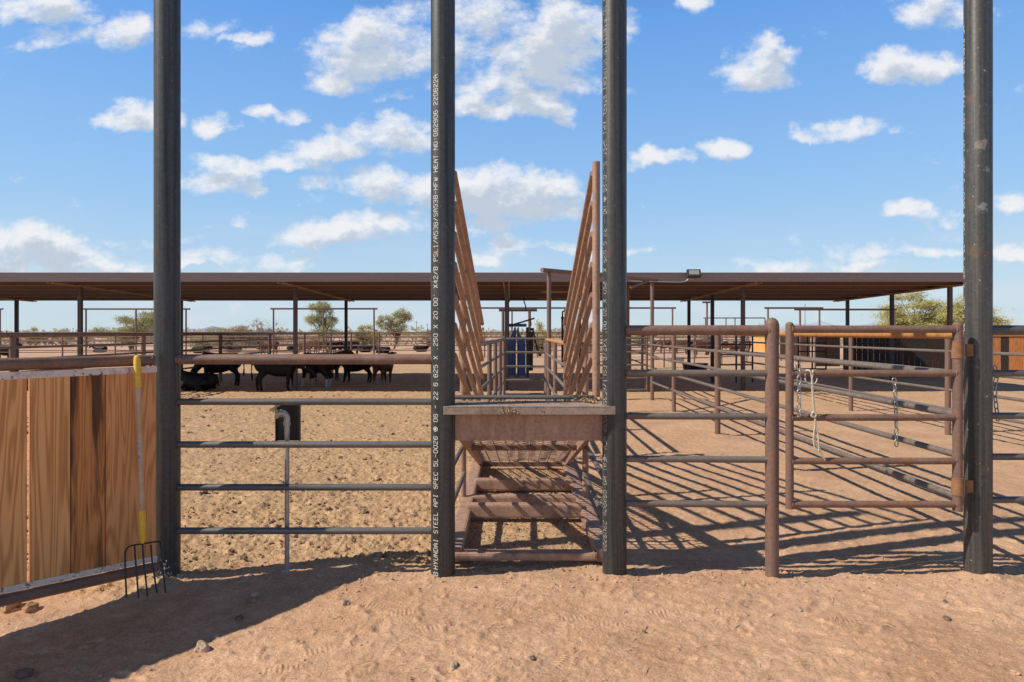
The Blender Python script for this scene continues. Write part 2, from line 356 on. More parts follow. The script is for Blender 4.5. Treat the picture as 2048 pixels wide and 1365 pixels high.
# ------------------------------------------------------------------ clods (uncountable) and single rocks
def lump(mb,c,r,flat=.7,sub=1,amp=.3):
    bm=bmesh.new(); bmesh.ops.create_icosphere(bm,subdivisions=sub,radius=1)
    ph=[random.uniform(0,9) for _ in range(6)]
    q=Matrix.Rotation(random.uniform(0,6.3),3,'Z')
    sx,sy_=random.uniform(.75,1.3),random.uniform(.7,1.1)
    vs=[]
    for v in bm.verts:
        k=1+amp*(math.sin(v.co.x*3.1+ph[0])*math.sin(v.co.y*2.7+ph[1])+.5*math.sin(v.co.z*5+ph[2]+v.co.x*4))+random.uniform(-.12,.12)*amp*3
        p=q@Vector((v.co.x*sx*k*r,v.co.y*sy_*k*r,v.co.z*k*r*flat)); vs.append(p+Vector(c))
    bm.verts.index_update(); mb.add(vs,[[v.index for v in f.verts] for f in bm.faces],False); bm.free()
def soilmat(name,a,b_,sc_=25):
    m,nt,b=newmat(name); co=texco(nt); n=noise(nt,co,sc_,5,.65)
    nt.links.new(ramp(nt,n,[(.35,a),(.65,b_)]),b.inputs['Base Color']); b.inputs['Roughness'].default_value=.95; b.inputs['Specular IOR Level'].default_value=.15
    bump(nt,b,n,.6,.02); return m
M['clod']=soilmat('dry manure clod',(.17,.11,.065),(.50,.33,.19))
M['clodlight']=soilmat('pale soil crumb',(.44,.27,.16),(.62,.39,.24))
M['rock']=soilmat('tan broken rock',(.32,.22,.15),(.60,.45,.33),12)
M['rockdark']=soilmat('dark clod',(.12,.08,.06),(.26,.18,.13),14)
M['rockgrey']=soilmat('grey stone',(.28,.25,.23),(.46,.42,.38),14)
mb=MB(); cnt=0
for _ in range(9000):
    Y=4.6+ (random.random()**1.8)*17; X=random.uniform(-1.0,.35)*Y*0.95
    if X>.5: continue
    pm=float(penmask(np.array([X]),np.array([Y]))[0])
    if random.random()>pm*float(sstep(.40,.58,fbm(np.array([X*1.1]),np.array([Y*.8]),3,90))[0]*.9+.1): continue
    r=random.choice([.005,.006,.007,.008,.009,.010,.012,.018])*(1+Y*.035)
    lump(mb,(X,Y,gz(X,Y)+r*.25),r,.65,1,.35)
tag(mb.build('dirt_clods',M['clod']),'dry manure clods and crumbs strewn over the churned pen floor','clods',kind='stuff')
mb=MB()
for _ in range(1500):
    Y=2.7+random.random()*7; X=random.uniform(-.95,.95)*Y
    r=random.choice([.003,.004,.005,.006,.009])*(1 if random.random()<.96 else 2)
    lump(mb,(X,Y,gz(X,Y)+r*.2),r,.7,1,.3)
for _ in range(700):     # crumbs banked against the fence line
    X=random.uniform(-2.2,3.6); Y=4.52+random.gauss(0,.16)
    r=random.uniform(.004,.013); lump(mb,(X,Y,gz(X,Y)+r*.2),r,.7,1,.3)
tag(mb.build('soil_crumbs',M['clodlight']),'small pale soil crumbs and pebbles over the sandy lane','pebbles',kind='stuff')
m_,nt,b=newmat('straw'); b.inputs['Base Color'].default_value=(.62,.47,.28,1); b.inputs['Roughness'].default_value=.8; M['straw']=m_
mb=MB()
for _ in range(1100):
    if random.random()<.35: Y=2.8+random.random()*2.5; X=random.uniform(-.5,.95)*Y
    else: Y=4.7+random.random()**1.5*9; X=random.uniform(-.8,.3)*Y
    L=random.uniform(.02,.07); a=random.uniform(0,6.3); z=gz(X,Y)+.006
    d=Vector((math.cos(a),math.sin(a),random.uniform(-.1,.15)))*L; w=Vector((-math.sin(a),math.cos(a),0))*.0019
    p=Vector((X,Y,z)); mb.add([p-w,p+w,p+d+w,p+d-w],[(0,1,2,3)])
for _ in range(70):
    Y=2.7+random.random()*2.6; X=random.uniform(-.7,.98)*Y; a=random.uniform(0,6.3); L=random.uniform(.03,.11); z=gz(X,Y)+.006
    p=Vector((X,Y,z)); q=p+Vector((math.cos(a),math.sin(a),random.uniform(-.02,.08)))*L; mb.tube([p,p.lerp(q,.5)+Vector((random.gauss(0,.004),random.gauss(0,.004),.004)),q],.0016,5)
tag(mb.build('straw',M['straw']),'loose pale straw bits scattered on the soil','straw',kind='stuff')
for px,py,r,mat,lab in [(405,1294,.048,'rock','split tan rock sitting by the edge of the shadow, lower left'),
    (908,1336,.030,'rock','tan clod near the bottom edge, below the left lettered post'),
    (640,1151,.026,'rockgrey','smooth grey stone in the shadow right of the standpipe'),
    (512,1186,.034,'rock','brown lump in the shadow, left of the standpipe foot'),
    (506,1197,.030,'clod','flat pale clod in front of the brown lump in the shadow'),
    (690,1208,.030,'rock','tan clod just outside the gate shadow'),
    (478,1232,.028,'rockdark','dark flat clod in the middle of the gate shadow'),
    (48,1348,.04,'rockdark','dark clod in the bottom left corner'),
    (432,1268,.02,'rockgrey','small grey pebble at the shadow edge above the split rock'),
    (22,1212,.06,'clod','yellowish clod under the wooden gate at the far left'),
    (62,1215,.045,'clod','crumbly clod under the wooden gate, second from the left'),
    (488,1118,.035,'rockdark','dark lump in the pen beside the black gate post'),
    (1597,1222,.026,'rock','small tan stone in front of the rusty end post'),
    (1893,1238,.022,'rockdark','small dark stone near the right lane edge'),
    (1890,1203,.018,'rockdark','little dark pebble below the right gate post'),
    (2030,1352,.024,'clodlight','pale stone in the bottom right corner'),
    (1250,1228,.016,'rock','small dark pebble below the right lettered post'),
    (1288,1268,.016,'rockdark','dark pebble in the middle of the lane'),
    (1065,1325,.02,'rockdark','dark clod at the bottom edge right of the centre')]:
    r*=.78 if r<.04 else .9; p=GP(px,py); mb=MB(); lump(mb,(p.x,p.y,gz(p.x,p.y)+r*.35),r,.7,3,.22)
    tag(mb.build('rock',M[mat],origin=(p.x,p.y,gz(p.x,p.y))),lab,'rock')

mb=MB()
for _ in range(170):
    Y=4.9+(random.random()**1.4)*13; X=random.uniform(-.95,-.12)*Y*.9
    r=random.choice([.016,.02,.024,.03,.036]); lump(mb,(X,Y,gz(X,Y)+r*.2),r,.6,2,.4)
tag(mb.build('dung_lumps',M['rockdark']),'darker dung lumps dotted over the pen behind the left rails','dung',kind='stuff')

# ------------------------------------------------------------------ stencilled lettering
G={'H':[[(0,0),(0,6)],[(4,0),(4,6)],[(0,3),(4,3)]],'Y':[[(0,6),(2,3),(4,6)],[(2,3),(2,0)]],'U':[[(0,6),(0,1),(1,0),(3,0),(4,1),(4,6)]],
'N':[[(0,0),(0,6),(4,0),(4,6)]],'D':[[(0,0),(0,6),(2.5,6),(4,4.5),(4,1.5),(2.5,0),(0,0)]],'A':[[(0,0),(0,4),(2,6),(4,4),(4,0)],[(0,2.5),(4,2.5)]],
'I':[[(1,0),(3,0)],[(1,6),(3,6)],[(2,0),(2,6)]],'S':[[(4,5),(3,6),(1,6),(0,5),(0,4),(1,3),(3,3),(4,2),(4,1),(3,0),(1,0),(0,1)]],
'T':[[(0,6),(4,6)],[(2,6),(2,0)]],'E':[[(4,6),(0,6),(0,0),(4,0)],[(0,3),(3,3)]],'L':[[(0,6),(0,0),(4,0)]],'P':[[(0,0),(0,6),(3,6),(4,5),(4,4),(3,3),(0,3)]],
'C':[[(4,5),(3,6),(1,6),(0,5),(0,1),(1,0),(3,0),(4,1)]],'5':[[(4,6),(0,6),(0,3.6),(3,3.6),(4,2.6),(4,1),(3,0),(1,0),(0,1)]],'-':[[(.3,3),(3.7,3)]],
'0':[[(1,0),(0,1),(0,5),(1,6),(3,6),(4,5),(4,1),(3,0),(1,0)]],'2':[[(0,5),(1,6),(3,6),(4,5),(4,4),(0,1),(0,0),(4,0)]],
'6':[[(4,5),(3,6),(1,6),(0,5),(0,1),(1,0),(3,0),(4,1),(4,2.4),(3,3.4),(0,3.4)]],'9':[[(0,1),(1,0),(3,0),(4,1),(4,5),(3,6),(1,6),(0,5),(0,3.6),(1,2.6),(4,2.6)]],
'.':[[(1.7,0),(2.3,0)]],':':[[(1.7,1),(2.3,1)],[(1.7,4),(2.3,4)]],"'":[[(2,6),(2,4.6)]],'X':[[(0,0),(4,6)],[(0,6),(4,0)]],'4':[[(3,0),(3,6),(0,2),(4,2)]],
'/':[[(0,0),(4,6)]],'B':[[(0,0),(0,6),(3,6),(4,5),(4,4),(3,3),(0,3)],[(3,3),(4,2),(4,1),(3,0),(0,0)]],'1':[[(1,5),(2,6),(2,0)],[(1,0),(3,0)]],
'3':[[(0,5),(1,6),(3,6),(4,5),(4,4),(3,3),(1.5,3)],[(3,3),(4,2),(4,1),(3,0),(1,0),(0,1)]],'F':[[(4,6),(0,6),(0,0)],[(0,3),(3,3)]],
'W':[[(0,6),(.7,0),(2,3.5),(3.3,0),(4,6)]],'O':[[(1,0),(0,1),(0,5),(1,6),(3,6),(4,5),(4,1),(3,0),(1,0)]],'G':[[(4,5),(3,6),(1,6),(0,5),(0,1),(1,0),(3,0),(4,1),(4,3),(2.3,3)]],
'7':[[(0,6),(4,6),(1.5,0)]],'8':[[(1,3),(0,4),(0,5),(1,6),(3,6),(4,5),(4,4),(3,3),(1,3),(0,2),(0,1),(1,0),(3,0),(4,1),(4,2),(3,3)]],
'@':[[(2+3*math.cos(a*math.pi/8),3+3*math.sin(a*math.pi/8)) for a in range(17)],[(.3,1.6),(1.2,4.2),(2,1.6),(2.8,4.4),(3.7,1.8)],[(2,0.2),(2,5.8)]],' ':[]}
SPEC="HYUNDAI STEEL API SPEC 5L-0026 @ 06 - 22 6.625 X .250 X 20.00' X42/B PSL1/A53B/SA53B-HFW HEAT NO:G62906 220622A"
def lettering(mb,cx,cy,r,ang,z0,up,text,pitch=.0306,gw=.0205,gh=.034,fade=0):
    rr=r+.0012; st=.0019
    base=math.atan2(-cy,-cx)            # towards the lane where one stands
    rng=random.Random(3)
    for i,ch in enumerate(text):
        gl=G.get(ch,[]); jit=rng.uniform(-.0012,.0012)
        for line in gl:
            for (x0,y0),(x1,y1) in zip(line[:-1],line[1:]):
                if fade and rng.random()<fade: continue
                a=Vector((x0/4*gw,y0/6*gh-gh/2+jit,0)); b_=Vector((x1/4*gw,y1/6*gh-gh/2+jit,0)); d=b_-a
                if d.length<1e-6: continue
                d.normalize(); nn=Vector((-d.y,d.x,0))*st; a=a-d*st*.6; b_=b_+d*st*.6
                n=3; pts=[]
                for k in range(n+1):
                    for s_ in (-1,1):
                        q=a.lerp(b_,k/n)+nn*s_
                        along=i*pitch+q.x
                        if up: z=z0+along; off=-q.y     # glyph tops point to the left
                        else:  z=z0-along; off=q.y
                        th=base+ang+off/r
                        pts.append(Vector((cx+rr*math.cos(th),cy+rr*math.sin(th),z)))
                mb.add(pts,[(2*k,2*k+1,2*k+3,2*k+2) for k in range(n)])

PR=.0841; PY=4.53
def big_post(px,mat,label):
    x=PX(px,PY); mb=MB(); mb.tube([(x,PY,-.25),(x,PY,.6),(x,PY,1.8),(x,PY,3.2),(x,PY,5.4)],PR,40)
    o=mb.build('pipe_post',mat,origin=(x,PY,0)); tag(o,label,'post','tall black steel pipe posts along the lane'); return o,x
post1,x1=big_post(334.5,M['mill'],'tall plain black pipe post between the wooden gate and the left rails, without lettering')
post2,x2=big_post(886,M['mill'],'tall black pipe post left of the loading ramp with white lettering reading upwards')
post3,x3=big_post(1229,M['mill'],'tall black pipe post right of the loading ramp with white lettering reading downwards')
post4,x4=big_post(1956,M['millworn'],'scratched tall black pipe post on which the metal pipe gate hangs')
zt=lambda py,Y=PY-PR*.6: EYE-(py-HZ)*Y/F
# angles are measured from the direction facing the lane; negative = towards the left as seen from there
mb=MB(); lettering(mb,x2,PY,PR,-R(37),zt(1136),True,SPEC); lettering(mb,x2,PY,PR,-R(37),zt(1136)-.044,True,'B'); mb.build('lettering',M['ink'],post2)
mb=MB(); lettering(mb,x3,PY,PR,-R(52),zt(120),False,SPEC,fade=.04); lettering(mb,x3,PY,PR,-R(52),zt(120)+.0306*12,False,'NO:P185171B'); lettering(mb,x3,PY,PR,-R(52),zt(120)+.0306*14.2,False,'G'); mb.build('lettering',M['inkfaint'],post3)
mb=MB(); lettering(mb,x4,PY,PR,-R(76),zt(150),False,SPEC[:58],fade=.10); lettering(mb,x4,PY,PR,-R(76),zt(150)+.0306*12,False,'NO:P185171B'); mb.build('lettering',M['ink'],post4)
# chalky concrete spatter at the foot of the first post
mb=MB()
for k in range(34):
    a=-math.pi/2+random.gauss(.25,.22); z=random.uniform(.0,.13)*random.random()+.01
    c=Vector((x1+(PR-.003)*math.cos(a),PY+(PR-.003)*math.sin(a),z)); lump(mb,c,random.uniform(.005,.009),1.2,2,.3)
mb.build('concrete_spatter',M['rockgrey'],post1)

# ------------------------------------------------------------------ fences along the lane
def rail_part(par,a,b,r,mat,name='rail',beads=True,seg=20):
    a=Vector(a); b=Vector(b); mb=MB(); n=5
    mb.tube([a.lerp(b,k/n) for k in range(n+1)],r,seg)
    d=(b-a).normalized()
    if beads:
        mb.bead(a,d,r*1.02,.005); mb.bead(b,d,r*1.02,.005)
    return mb.build(name,mat,par)
hz=lambda py,Y=PY: EYE-(py-HZ)*Y/F
fl=thing('pipe_fence','five rail pipe fence between the two leftmost tall posts, rusty top rail and grey rails','fence',(x1,PY,0))
for i,py in enumerate([719,804,889.5,975,1062]):
    z=hz(py); s=PR-.012
    rail_part(fl,(x1+s,PY,z),(x2-s,PY,z),.0355 if i==0 else .0235,M['rust'] if i==0 else M['raildark'],'top_rail' if i==0 else 'rail')
ex=PX(1547.5,4.47); EY=4.50
fm=thing('pipe_fence','five rail rusty pipe fence between the right lettered post and the domed end post','fence',(ex,EY,0))
mb=MB(); mb.tube([(ex,EY,-.2),(ex,EY,.7),(ex,EY,1.74)],.0455,28,False).dome((ex,EY,1.74),.0455,.052,28); mb.tube([(ex,EY,1.62),(ex,EY,1.66),(ex,EY,1.72),(ex,EY,1.748)],.046,28,False,[.0458,.0475,.048,.0462])
mb.build('end_post',M['rustpost'],fm)
for i,py in enumerate([661,746.5,832.5,918,1007]):
    z=hz(py); rail_part(fm,(x3+PR-.012,PY,z),(ex-.03,EY,z),.035 if i==0 else .0235,M['rust'] if i==0 else M['rail'],'top_rail' if i==0 else 'rail')
fr_=thing('pipe_fence','five rail pipe fence running right from the scratched post out of the frame','fence',(x4,PY,0))
for i,py in enumerate([661,747,832,914,1000]):
    z=hz(py); rail_part(fr_,(x4+PR-.012,PY,z),(6.4,PY+.0,z),.035 if i==0 else .0235,M['raildark'],'top_rail' if i==0 else 'rail')
mb=MB(); mb.tube([(6.43,PY,-.2),(6.43,PY,1.78)],.0455,20); mb.build('end_post',M['rustpost'],fr_)

# metal gate
gx0=PX(1578,4.46); gx1=PX(1917,4.44); GY=4.45
pg=thing('pipe_gate','rusty brown five bar pipe gate hung on the scratched black post','gate',(gx0,GY,0))
gzs=[hz(p,GY) for p in (659,747,835.5,922.5,1009)]
mb=MB(); mb.tube([(gx0,GY,gzs[4]-.03),(gx0,GY,1.0),(gx0,GY,gzs[0]+.03)],.0265,22).dome((gx0,GY,gzs[0]+.03),.0265,.02,22); mb.build('gate_stile',M['rustpost'],pg)
mb=MB(); mb.tube([(gx1,GY,gzs[4]-.045),(gx1,GY,1.0),(gx1,GY,gzs[0]+.03)],.031,22).dome((gx1,GY,gzs[0]+.03),.031,.022,22); mb.build('gate_stile',M['rustpost'],pg)
for i,z in enumerate(gzs):
    rail_part(pg,(gx0+.012,GY,z),(gx1-.018,GY,z),.0262 if i in(0,) else .0235,M['rust'],'gate_rail')
for z in (hz(700,4.44),hz(974,4.44)):
    mb=MB(); mb.tube([(gx1,GY,z-.058),(gx1,GY,z+.058)],.0365,24); mb.bead((gx1,GY,z+.058),(0,0,1),.034,.004)
    h=mb.build('hinge',M['hinge'],pg)
    mb=MB(); mb.box(((gx1+.036+x4-PR)/2+.015,GY+.012,z-.004),(.05,.012,.085),None,.003); mb.build('hinge_plate',M['hinge'],h)

# chains
def chain(px0,py0,Y,length,label,curve=0,dirx=0,par=None,n_off=None,path=None):
    mb=MB(); L=.052; wv=.024; rr=.0046
    if path is None:
        top=P(px0,py0,Y); path=[top,top+Vector((dirx,0,-length))]
    path=[Vector(p) for p in path]; seglen=[(b-a).length for a,b in zip(path[:-1],path[1:])]; tot=sum(seglen); n=max(2,int(tot/(L-2.2*rr)))
    def at(s):
        for a,b,l in zip(path[:-1],path[1:],seglen):
            if s<=l: return a.lerp(b,s/l),(b-a).normalized()
            s-=l
        return path[-1],(path[-1]-path[-2]).normalized()
    for i in range(n):
        c,d=at((i+.5)*tot/n); 
        u=Vector((1,.35,0)); u=(u-d*u.dot(d)).normalized(); v=d.cross(u)
        a=(0.35 if i%2==0 else 1.75)+random.uniform(-.2,.2); s_=u*math.cos(a)+v*math.sin(a)
        pts=[]; hl=L/2-wv/2-rr*.5
        for k in range(14):
            t=(k if k<7 else k-1)/6*math.pi; x_=math.cos(t)*(wv/2); y_=math.sin(t)*(wv/2)+(hl if k<7 else -hl)
            pts.append(c+s_*x_+d*y_)
        pts.append(pts[0].copy())
        mb.tube(pts,rr,7,False)
    o=mb.build('chain',M['chain'],origin=path[0]); tag(o,label,'chain'); return o
tp=P(1596,727,4.40); chain(0,0,0,0,'bright steel chain looped over the top corner of the pipe gate beside the rope',path=[tp,P(1598,745,4.405),P(1598,835,4.405)])
chain(0,0,0,0,'steel chain hanging in the middle of the pipe gate opening',path=[P(1788,757,4.62),P(1791,790,4.62),P(1793,893,4.62)])
chain(0,0,0,0,'steel chain dangling behind the right edge of the scratched black post',path=[P(1989,732,4.60),P(1994,752,4.6),P(1989,775,4.6),P(1991,800,4.6),P(1996,842,4.6)])
# rope tied on the gate
mb=MB(); Yr=4.41
def pp(*l,Y=Yr): return [P(a,b,Y+(c[0] if c else 0)) for a,b,*c in l]
def smooth(pts,n=6):
    out=[]
    for i in range(len(pts)-1):
        p0=pts[max(i-1,0)];p1=pts[i];p2=pts[i+1];p3=pts[min(i+2,len(pts)-1)]
        for k in range(n):
            t=k/n; out.append(.5*((2*p1)+(p2-p0)*t+(2*p0-5*p1+4*p2-p3)*t*t+(3*p1-p0-3*p2+p3)*t**3))
    out.append(pts[-1]); return out
mb.tube(smooth(pp((1612,741,.03),(1619,742),(1623,752),(1625,768),(1626,790),(1628,810),(1629,828))),.0058,8)
mb.tube(smooth(pp((1612,742,.03),(1610,756,.01),(1614,766),(1622,769),(1630,767),(1634,760),(1631,755,.02))),.0045,8)
mb.tube(smooth(pp((1626,741,.03),(1625,750),(1624,760),(1624,770),(1626,800),(1628,828))),.0058,8)
mb.tube(smooth(pp((1623,828),(1627,825),(1632,829),(1630,834),(1624,833),(1623,828))),.0085,8)
mb.tube(smooth(pp((1629,832),(1630,850),(1628,866),(1627,882),(1630,896),(1634,902))),.0058,8)
mb.tube(smooth(pp((1630,834),(1632,852),(1636,868),(1637,884),(1638,898),(1637,905))),.0056,8)
mb.tube(smooth(pp((1632,860),(1631,880),(1634,893),(1641,905),(1646,914),(1651,921))),.0035,6)
tag(mb.build('rope',M['rope'],origin=P(1620,741,Yr)),'frayed pale rope knotted over a gate bar beside the chain','rope')

# ------------------------------------------------------------------ wooden gate on the left
H0=Vector((PX(310,4.40),4.40,0)); E0=Vector((PX(0,3.70),3.70,0)); gd=(E0-H0).normalized(); gn=Vector((-gd.y,gd.x,0))
if gn.y>0: gn=-gn
gn_in=-gn
def gate_s(px):
    k=(px-CX)/F; return (k*H0.y-H0.x)/(gd.x-k*gd.y)
wg=thing('wooden_gate','wooden plank gate framed in rusty pipe, standing open at the left','gate',H0)
Lg=2.35
topz=1.503; botz=.125
mb=MB(); mb.tube([H0+gd*.01+Vector((0,0,topz)),H0+gd*Lg*.5+Vector((0,0,topz+.003)),H0+gd*Lg+Vector((0,0,topz))],.0365,22); mb.bead(H0+gd*.03+Vector((0,0,topz)),gd,.037,.005); mb.build('top_pipe',M['rust'],wg)
mb=MB(); mb.tube([H0-gd*.01+Vector((0,0,botz-.025)),H0+gd*Lg+Vector((0,0,botz+.14))],.035,22); mb.build('bottom_pipe',M['rust'],wg)
mb=MB(); mb.tube([H0+gd*Lg+Vector((0,0,botz)),H0+gd*Lg+Vector((0,0,topz))],.0365,22); mb.build('end_pipe',M['rust'],wg)
fo=gn*.026
mb=MB(); mb.bar(H0+gd*.0+fo+Vector((0,0,topz-.062)),H0+gd*(Lg-.04)+fo+Vector((0,0,topz-.062)),.006,.042,bev=.002); mb.build('angle_trim',M['trim'],wg)
mb=MB(); mb.bar(H0+gd*.0+fo+Vector((0,0,botz+.042)),H0+gd*(Lg-.04)+fo+Vector((0,0,botz+.195)),.006,.036,bev=.002); mb.build('angle_trim',M['trim'],wg)
bs=[(gate_s(309),gate_s(209)),(gate_s(207.5),gate_s(139)),(gate_s(138),gate_s(58)),(gate_s(52),gate_s(-35))]
s=bs[-1][1]+.004
while s<Lg-.1: bs.append((s,min(s+.2,Lg-.04))); s+=.204
order=[1,2,0,0,1,3,0,2,1,0,3]
for i,(a,b_) in enumerate(bs):
    mb=MB(); c=H0+gd*((a+b_)/2)+gn*.004; th=.036
    x_=gd; y_=gn; m3=Matrix((x_,y_,Vector((0,0,1)))).transposed()
    bz=botz+.03+.07*(a+b_)/2; mb.box(c+Vector((0,0,(bz+topz-.042)/2)),(b_-a-.003,th,topz-.042-bz),m3,.004)
    mb.build('board',WOODS[order[i%len(order)]],wg)

# fork leaning on the gate
tp=P(274,711,4.24); bt=P(286,1089,4.13); ft=bt
fk=thing('manure_fork','yellow and wood handled manure fork leaning on the wooden gate','fork',GP(288,1200))
dd=(bt-tp)
def fp(t,off=0): return tp+dd*t
mb=MB(); mb.tube([fp(.165),fp(.4)+Vector((.002,0,0)),fp(.84)],.0145,16,rs=[.0155,.014,.0155]); hd=mb.build('handle',WOODS[0].copy(),fk)
hd.data.materials[0]=soilmat('ash wood handle',(.52,.36,.22),(.66,.48,.32),9)
mb=MB(); mb.tube([fp(-.0),fp(.004),fp(.012),fp(.03),fp(.08),fp(.14),fp(.175)],.02,18,rs=[.006,.014,.019,.0215,.021,.0205,.021]); mb.build('grip',M['grip'],hd)
mb=MB(); mb.tube([fp(.825),fp(.83),fp(.90),fp(.97),fp(.995)],.02,18,rs=[.018,.0205,.0205,.018,.012]); mb.build('ferrule',M['ferrule'],hd)
m_,nt,b=newmat('printed sticker'); co=texco(nt,(60,60,22)); vo=N(nt,'TexVoronoi'); nt.links.new(co,vo.inputs['Vector']); 
nt.links.new(ramp(nt,vo.outputs['Color'],[(.25,(.08,.12,.22)),(.5,(.65,.62,.58)),(.62,(.55,.16,.10)),(.8,(.6,.55,.5))]),b.inputs['Base Color']); b.inputs['Roughness'].default_value=.5
mb=MB(); mb.tube([fp(.455),fp(.58)],.0149,16,False); mb.build('sticker',m_,hd)
mb=MB(); 
def tine(pts,r=.0052): mb.tube(smooth(pts,5),r,8,True)
YT=4.10
mb.tube(smooth([P(253,1196,4.05),P(251,1150,4.07),P(250,1110,4.10),P(253,1099,4.12),P(262,1092,4.13),P(286,1088,4.13),P(305,1085,4.12),P(318,1084,4.10),P(322,1092,4.08),P(325,1130,4.05),P(331,1186,4.0)],5),.0055,8)
hdn=mb.build('fork_head',M['forksteel'],fk)
for a,b_,c_ in [(269,277,1198),(285,295,1194),(302,314,1186)]:
    mb=MB(); mb.tube(smooth([P(a,1090,4.13),P(a+2,1120,4.10),P((a+b_)/2+1,1155,4.07),P(b_,c_,4.03)],5),.0052,8,True); mb.build('tine',M['forksteel'],hdn)

# ------------------------------------------------------------------ standpipe with tap
sx=PX(576,4.62); sy=4.60
sp=thing('standpipe','galvanised water standpipe with a brass tap behind the left rails','tap',(sx,sy,0))
mb=MB(); mb.tube([(sx,sy,-.1),(sx,sy,.6),(sx+.0,sy,.98)],.0165,18); mb.tube([(sx,sy,.90),(sx,sy,.915)],.020,18); mb.build('pipe',M['galv'],sp)
mb=MB(); mb.tube([(sx,sy,.97),(sx,sy,1.04)],.019,18); mb.tube([(sx,sy,1.03),(sx,sy,1.055)],.026,18)
mb.tube(smooth([Vector((sx,sy,1.05)),Vector((sx,sy,1.085)),Vector((sx-.012,sy-.01,1.112)),Vector((sx-.034,sy-.016,1.118))],5),.022,14); mb.tube([(sx-.028,sy-.015,1.118),(sx-.045,sy-.018,1.119)],.027,14)
el=mb.build('elbow',M['galv'],sp)
mb=MB(); c=Vector((sx-.052,sy-.022,1.118)); mb.tube([c+Vector((.012,0,0)),c+Vector((-.014,-.004,-.003))],.021,14); mb.tube([c,c+Vector((-.012,-.004,-.022)),c+Vector((-.014,-.004,-.034))],.016,12,True,[.017,.017,.013])
mb.tube([c,c+Vector((-.012,-.03,.034))],.010,10); h=c+Vector((-.014,-.034,.040))
mb.tube([h+Vector((-.034,0,-.014)),h+Vector((.0,0,.006)),h+Vector((.034,0,.024))],.0075,10); mb.tube([h+Vector((.012,-.003,.026)),h+Vector((-.012,0,-.026))],.0075,10)
mb.build('tap_handle',M['brass'],sp)
mb=MB(); zc=hz(846,4.66); mb.box((PX(575.5,4.66),4.68,zc),(.172,.006,.262)); mb.box((PX(575.5,4.66)-.084,4.665,zc),(.005,.03,.262)); mb.box((PX(575.5,4.66)+.084,4.665,zc),(.005,.03,.262))
bpz=mb.build('steel_plate',M['dark'],origin=(PX(575.5,4.66),4.68,zc)); tag(bpz,'rusty black steel channel plate fixed behind the tap','plate')

# ------------------------------------------------------------------ loading chute
LX0,LX1,RX0,RX1=-.455,-.40,.655,.70; Y0,Y1=5.0,8.45
def lx(Y): return LX0+(LX1-LX0)*(Y-Y0)/(Y1-Y0)
def rx(Y): return RX0+(RX1-RX0)*(Y-Y0)/(Y1-Y0)
dz=lambda Y: 1.10-(Y-4.6)*.295          # ramp deck height
lc=thing('loading_chute','dusty pink steel cattle loading ramp with tall sloping side rails, between the lettered posts','ramp',(0,4.5,0))
pr=M['primer']
mb=MB(); xa,xb=PX(886,4.40),PX(1232,4.40); mb.box(((xa+xb)/2,4.425,1.158),(xb-xa,.008,.058),None,.002); mb.box(((xa+xb)/2,4.60,1.183),(xb-xa-.07,.36,.006)); mb.build('edge_plate',M['dirtysteel'],lc)
mb=MB(); za,zb=hz(836,4.55),hz(880,4.55); mb.box(((x2+x3)/2,4.56,(za+zb)/2+.01),(x3-x2-PR*1.5,.05,za-zb+.03),None,.006); mb.build('front_beam',pr,lc)
mb=MB(); mb.tube([(lx(4.9)-.02,4.95,1.195),(rx(4.9)-.04,4.95,1.195)],.017,14); mb.build('threshold_pipe',M['raildark'],lc)
for sgn,fx in ((-1,lx),(1,rx)):
    for (Y,zt_,zb_) in ((Y0,3.0,1.0),(6.25,2.53,.05),(Y1,1.84,.05)):
        if sgn>0 and Y==Y0: xx=.648
        else: xx=fx(Y)+sgn*.035
        mb=MB(); mb.tube([(xx,Y,zb_),(xx,Y,1.5),(xx,Y,zt_)],.030,20); mb.build('post',pr,lc)
    for i in range(7):
        zf=1.80-.235*i; 
        a=Vector((fx(Y0)-(.030 if sgn>0 else -.006),Y0+.03,zf+(Y1-Y0)*.325)); b_=Vector((fx(Y1)-sgn*.012,Y1+.05,zf))
        if a.z<1.22: a=a.lerp(b_,(0.0))
        mb=MB(); mb.tube([a,a.lerp(b_,.5),b_],.0245,16); mb.build('side_rail',pr,lc)
    # channels carrying the deck
    a=Vector((fx(4.62)-sgn*.03,4.62,dz(4.62)-.02)); b_=Vector((fx(8.0)-sgn*.03,8.0,dz(8.0)-.0)); mb=MB(); mb.bar(a,b_,.045,.11,bev=.004); mb.build('deck_channel',pr,lc)
    # base rails
    mb=MB(); mb.box((fx(6.6)+sgn*.0,6.62,.06),(.125,3.75,.105),None,.02); mb.build('skid',pr,lc)
    for z in (.34,.63):
        mb=MB(); mb.tube([(fx(4.65)+sgn*.02,4.65,z),(fx(6.2)+sgn*.02,6.22,z)],.021,14); mb.build('brace_pipe',M['rail'],lc)
for (Y,h) in ((4.76,.06),(5.84,.125),(6.28,.09),(6.85,.12)):
    mb=MB(); mb.box(((lx(Y)+rx(Y))/2,Y,.03+h/2),(rx(Y)-lx(Y)-.06,.105,h),None,.02); mb.build('cross_member',pr,lc)
for Y in (6.22,7.95):
    mb=MB(); mb.box(((lx(Y)+rx(Y))/2,Y,dz(Y)-.035),(rx(Y)-lx(Y)-.10,.05,.05)); mb.build('deck_joist',M['rust'],lc)
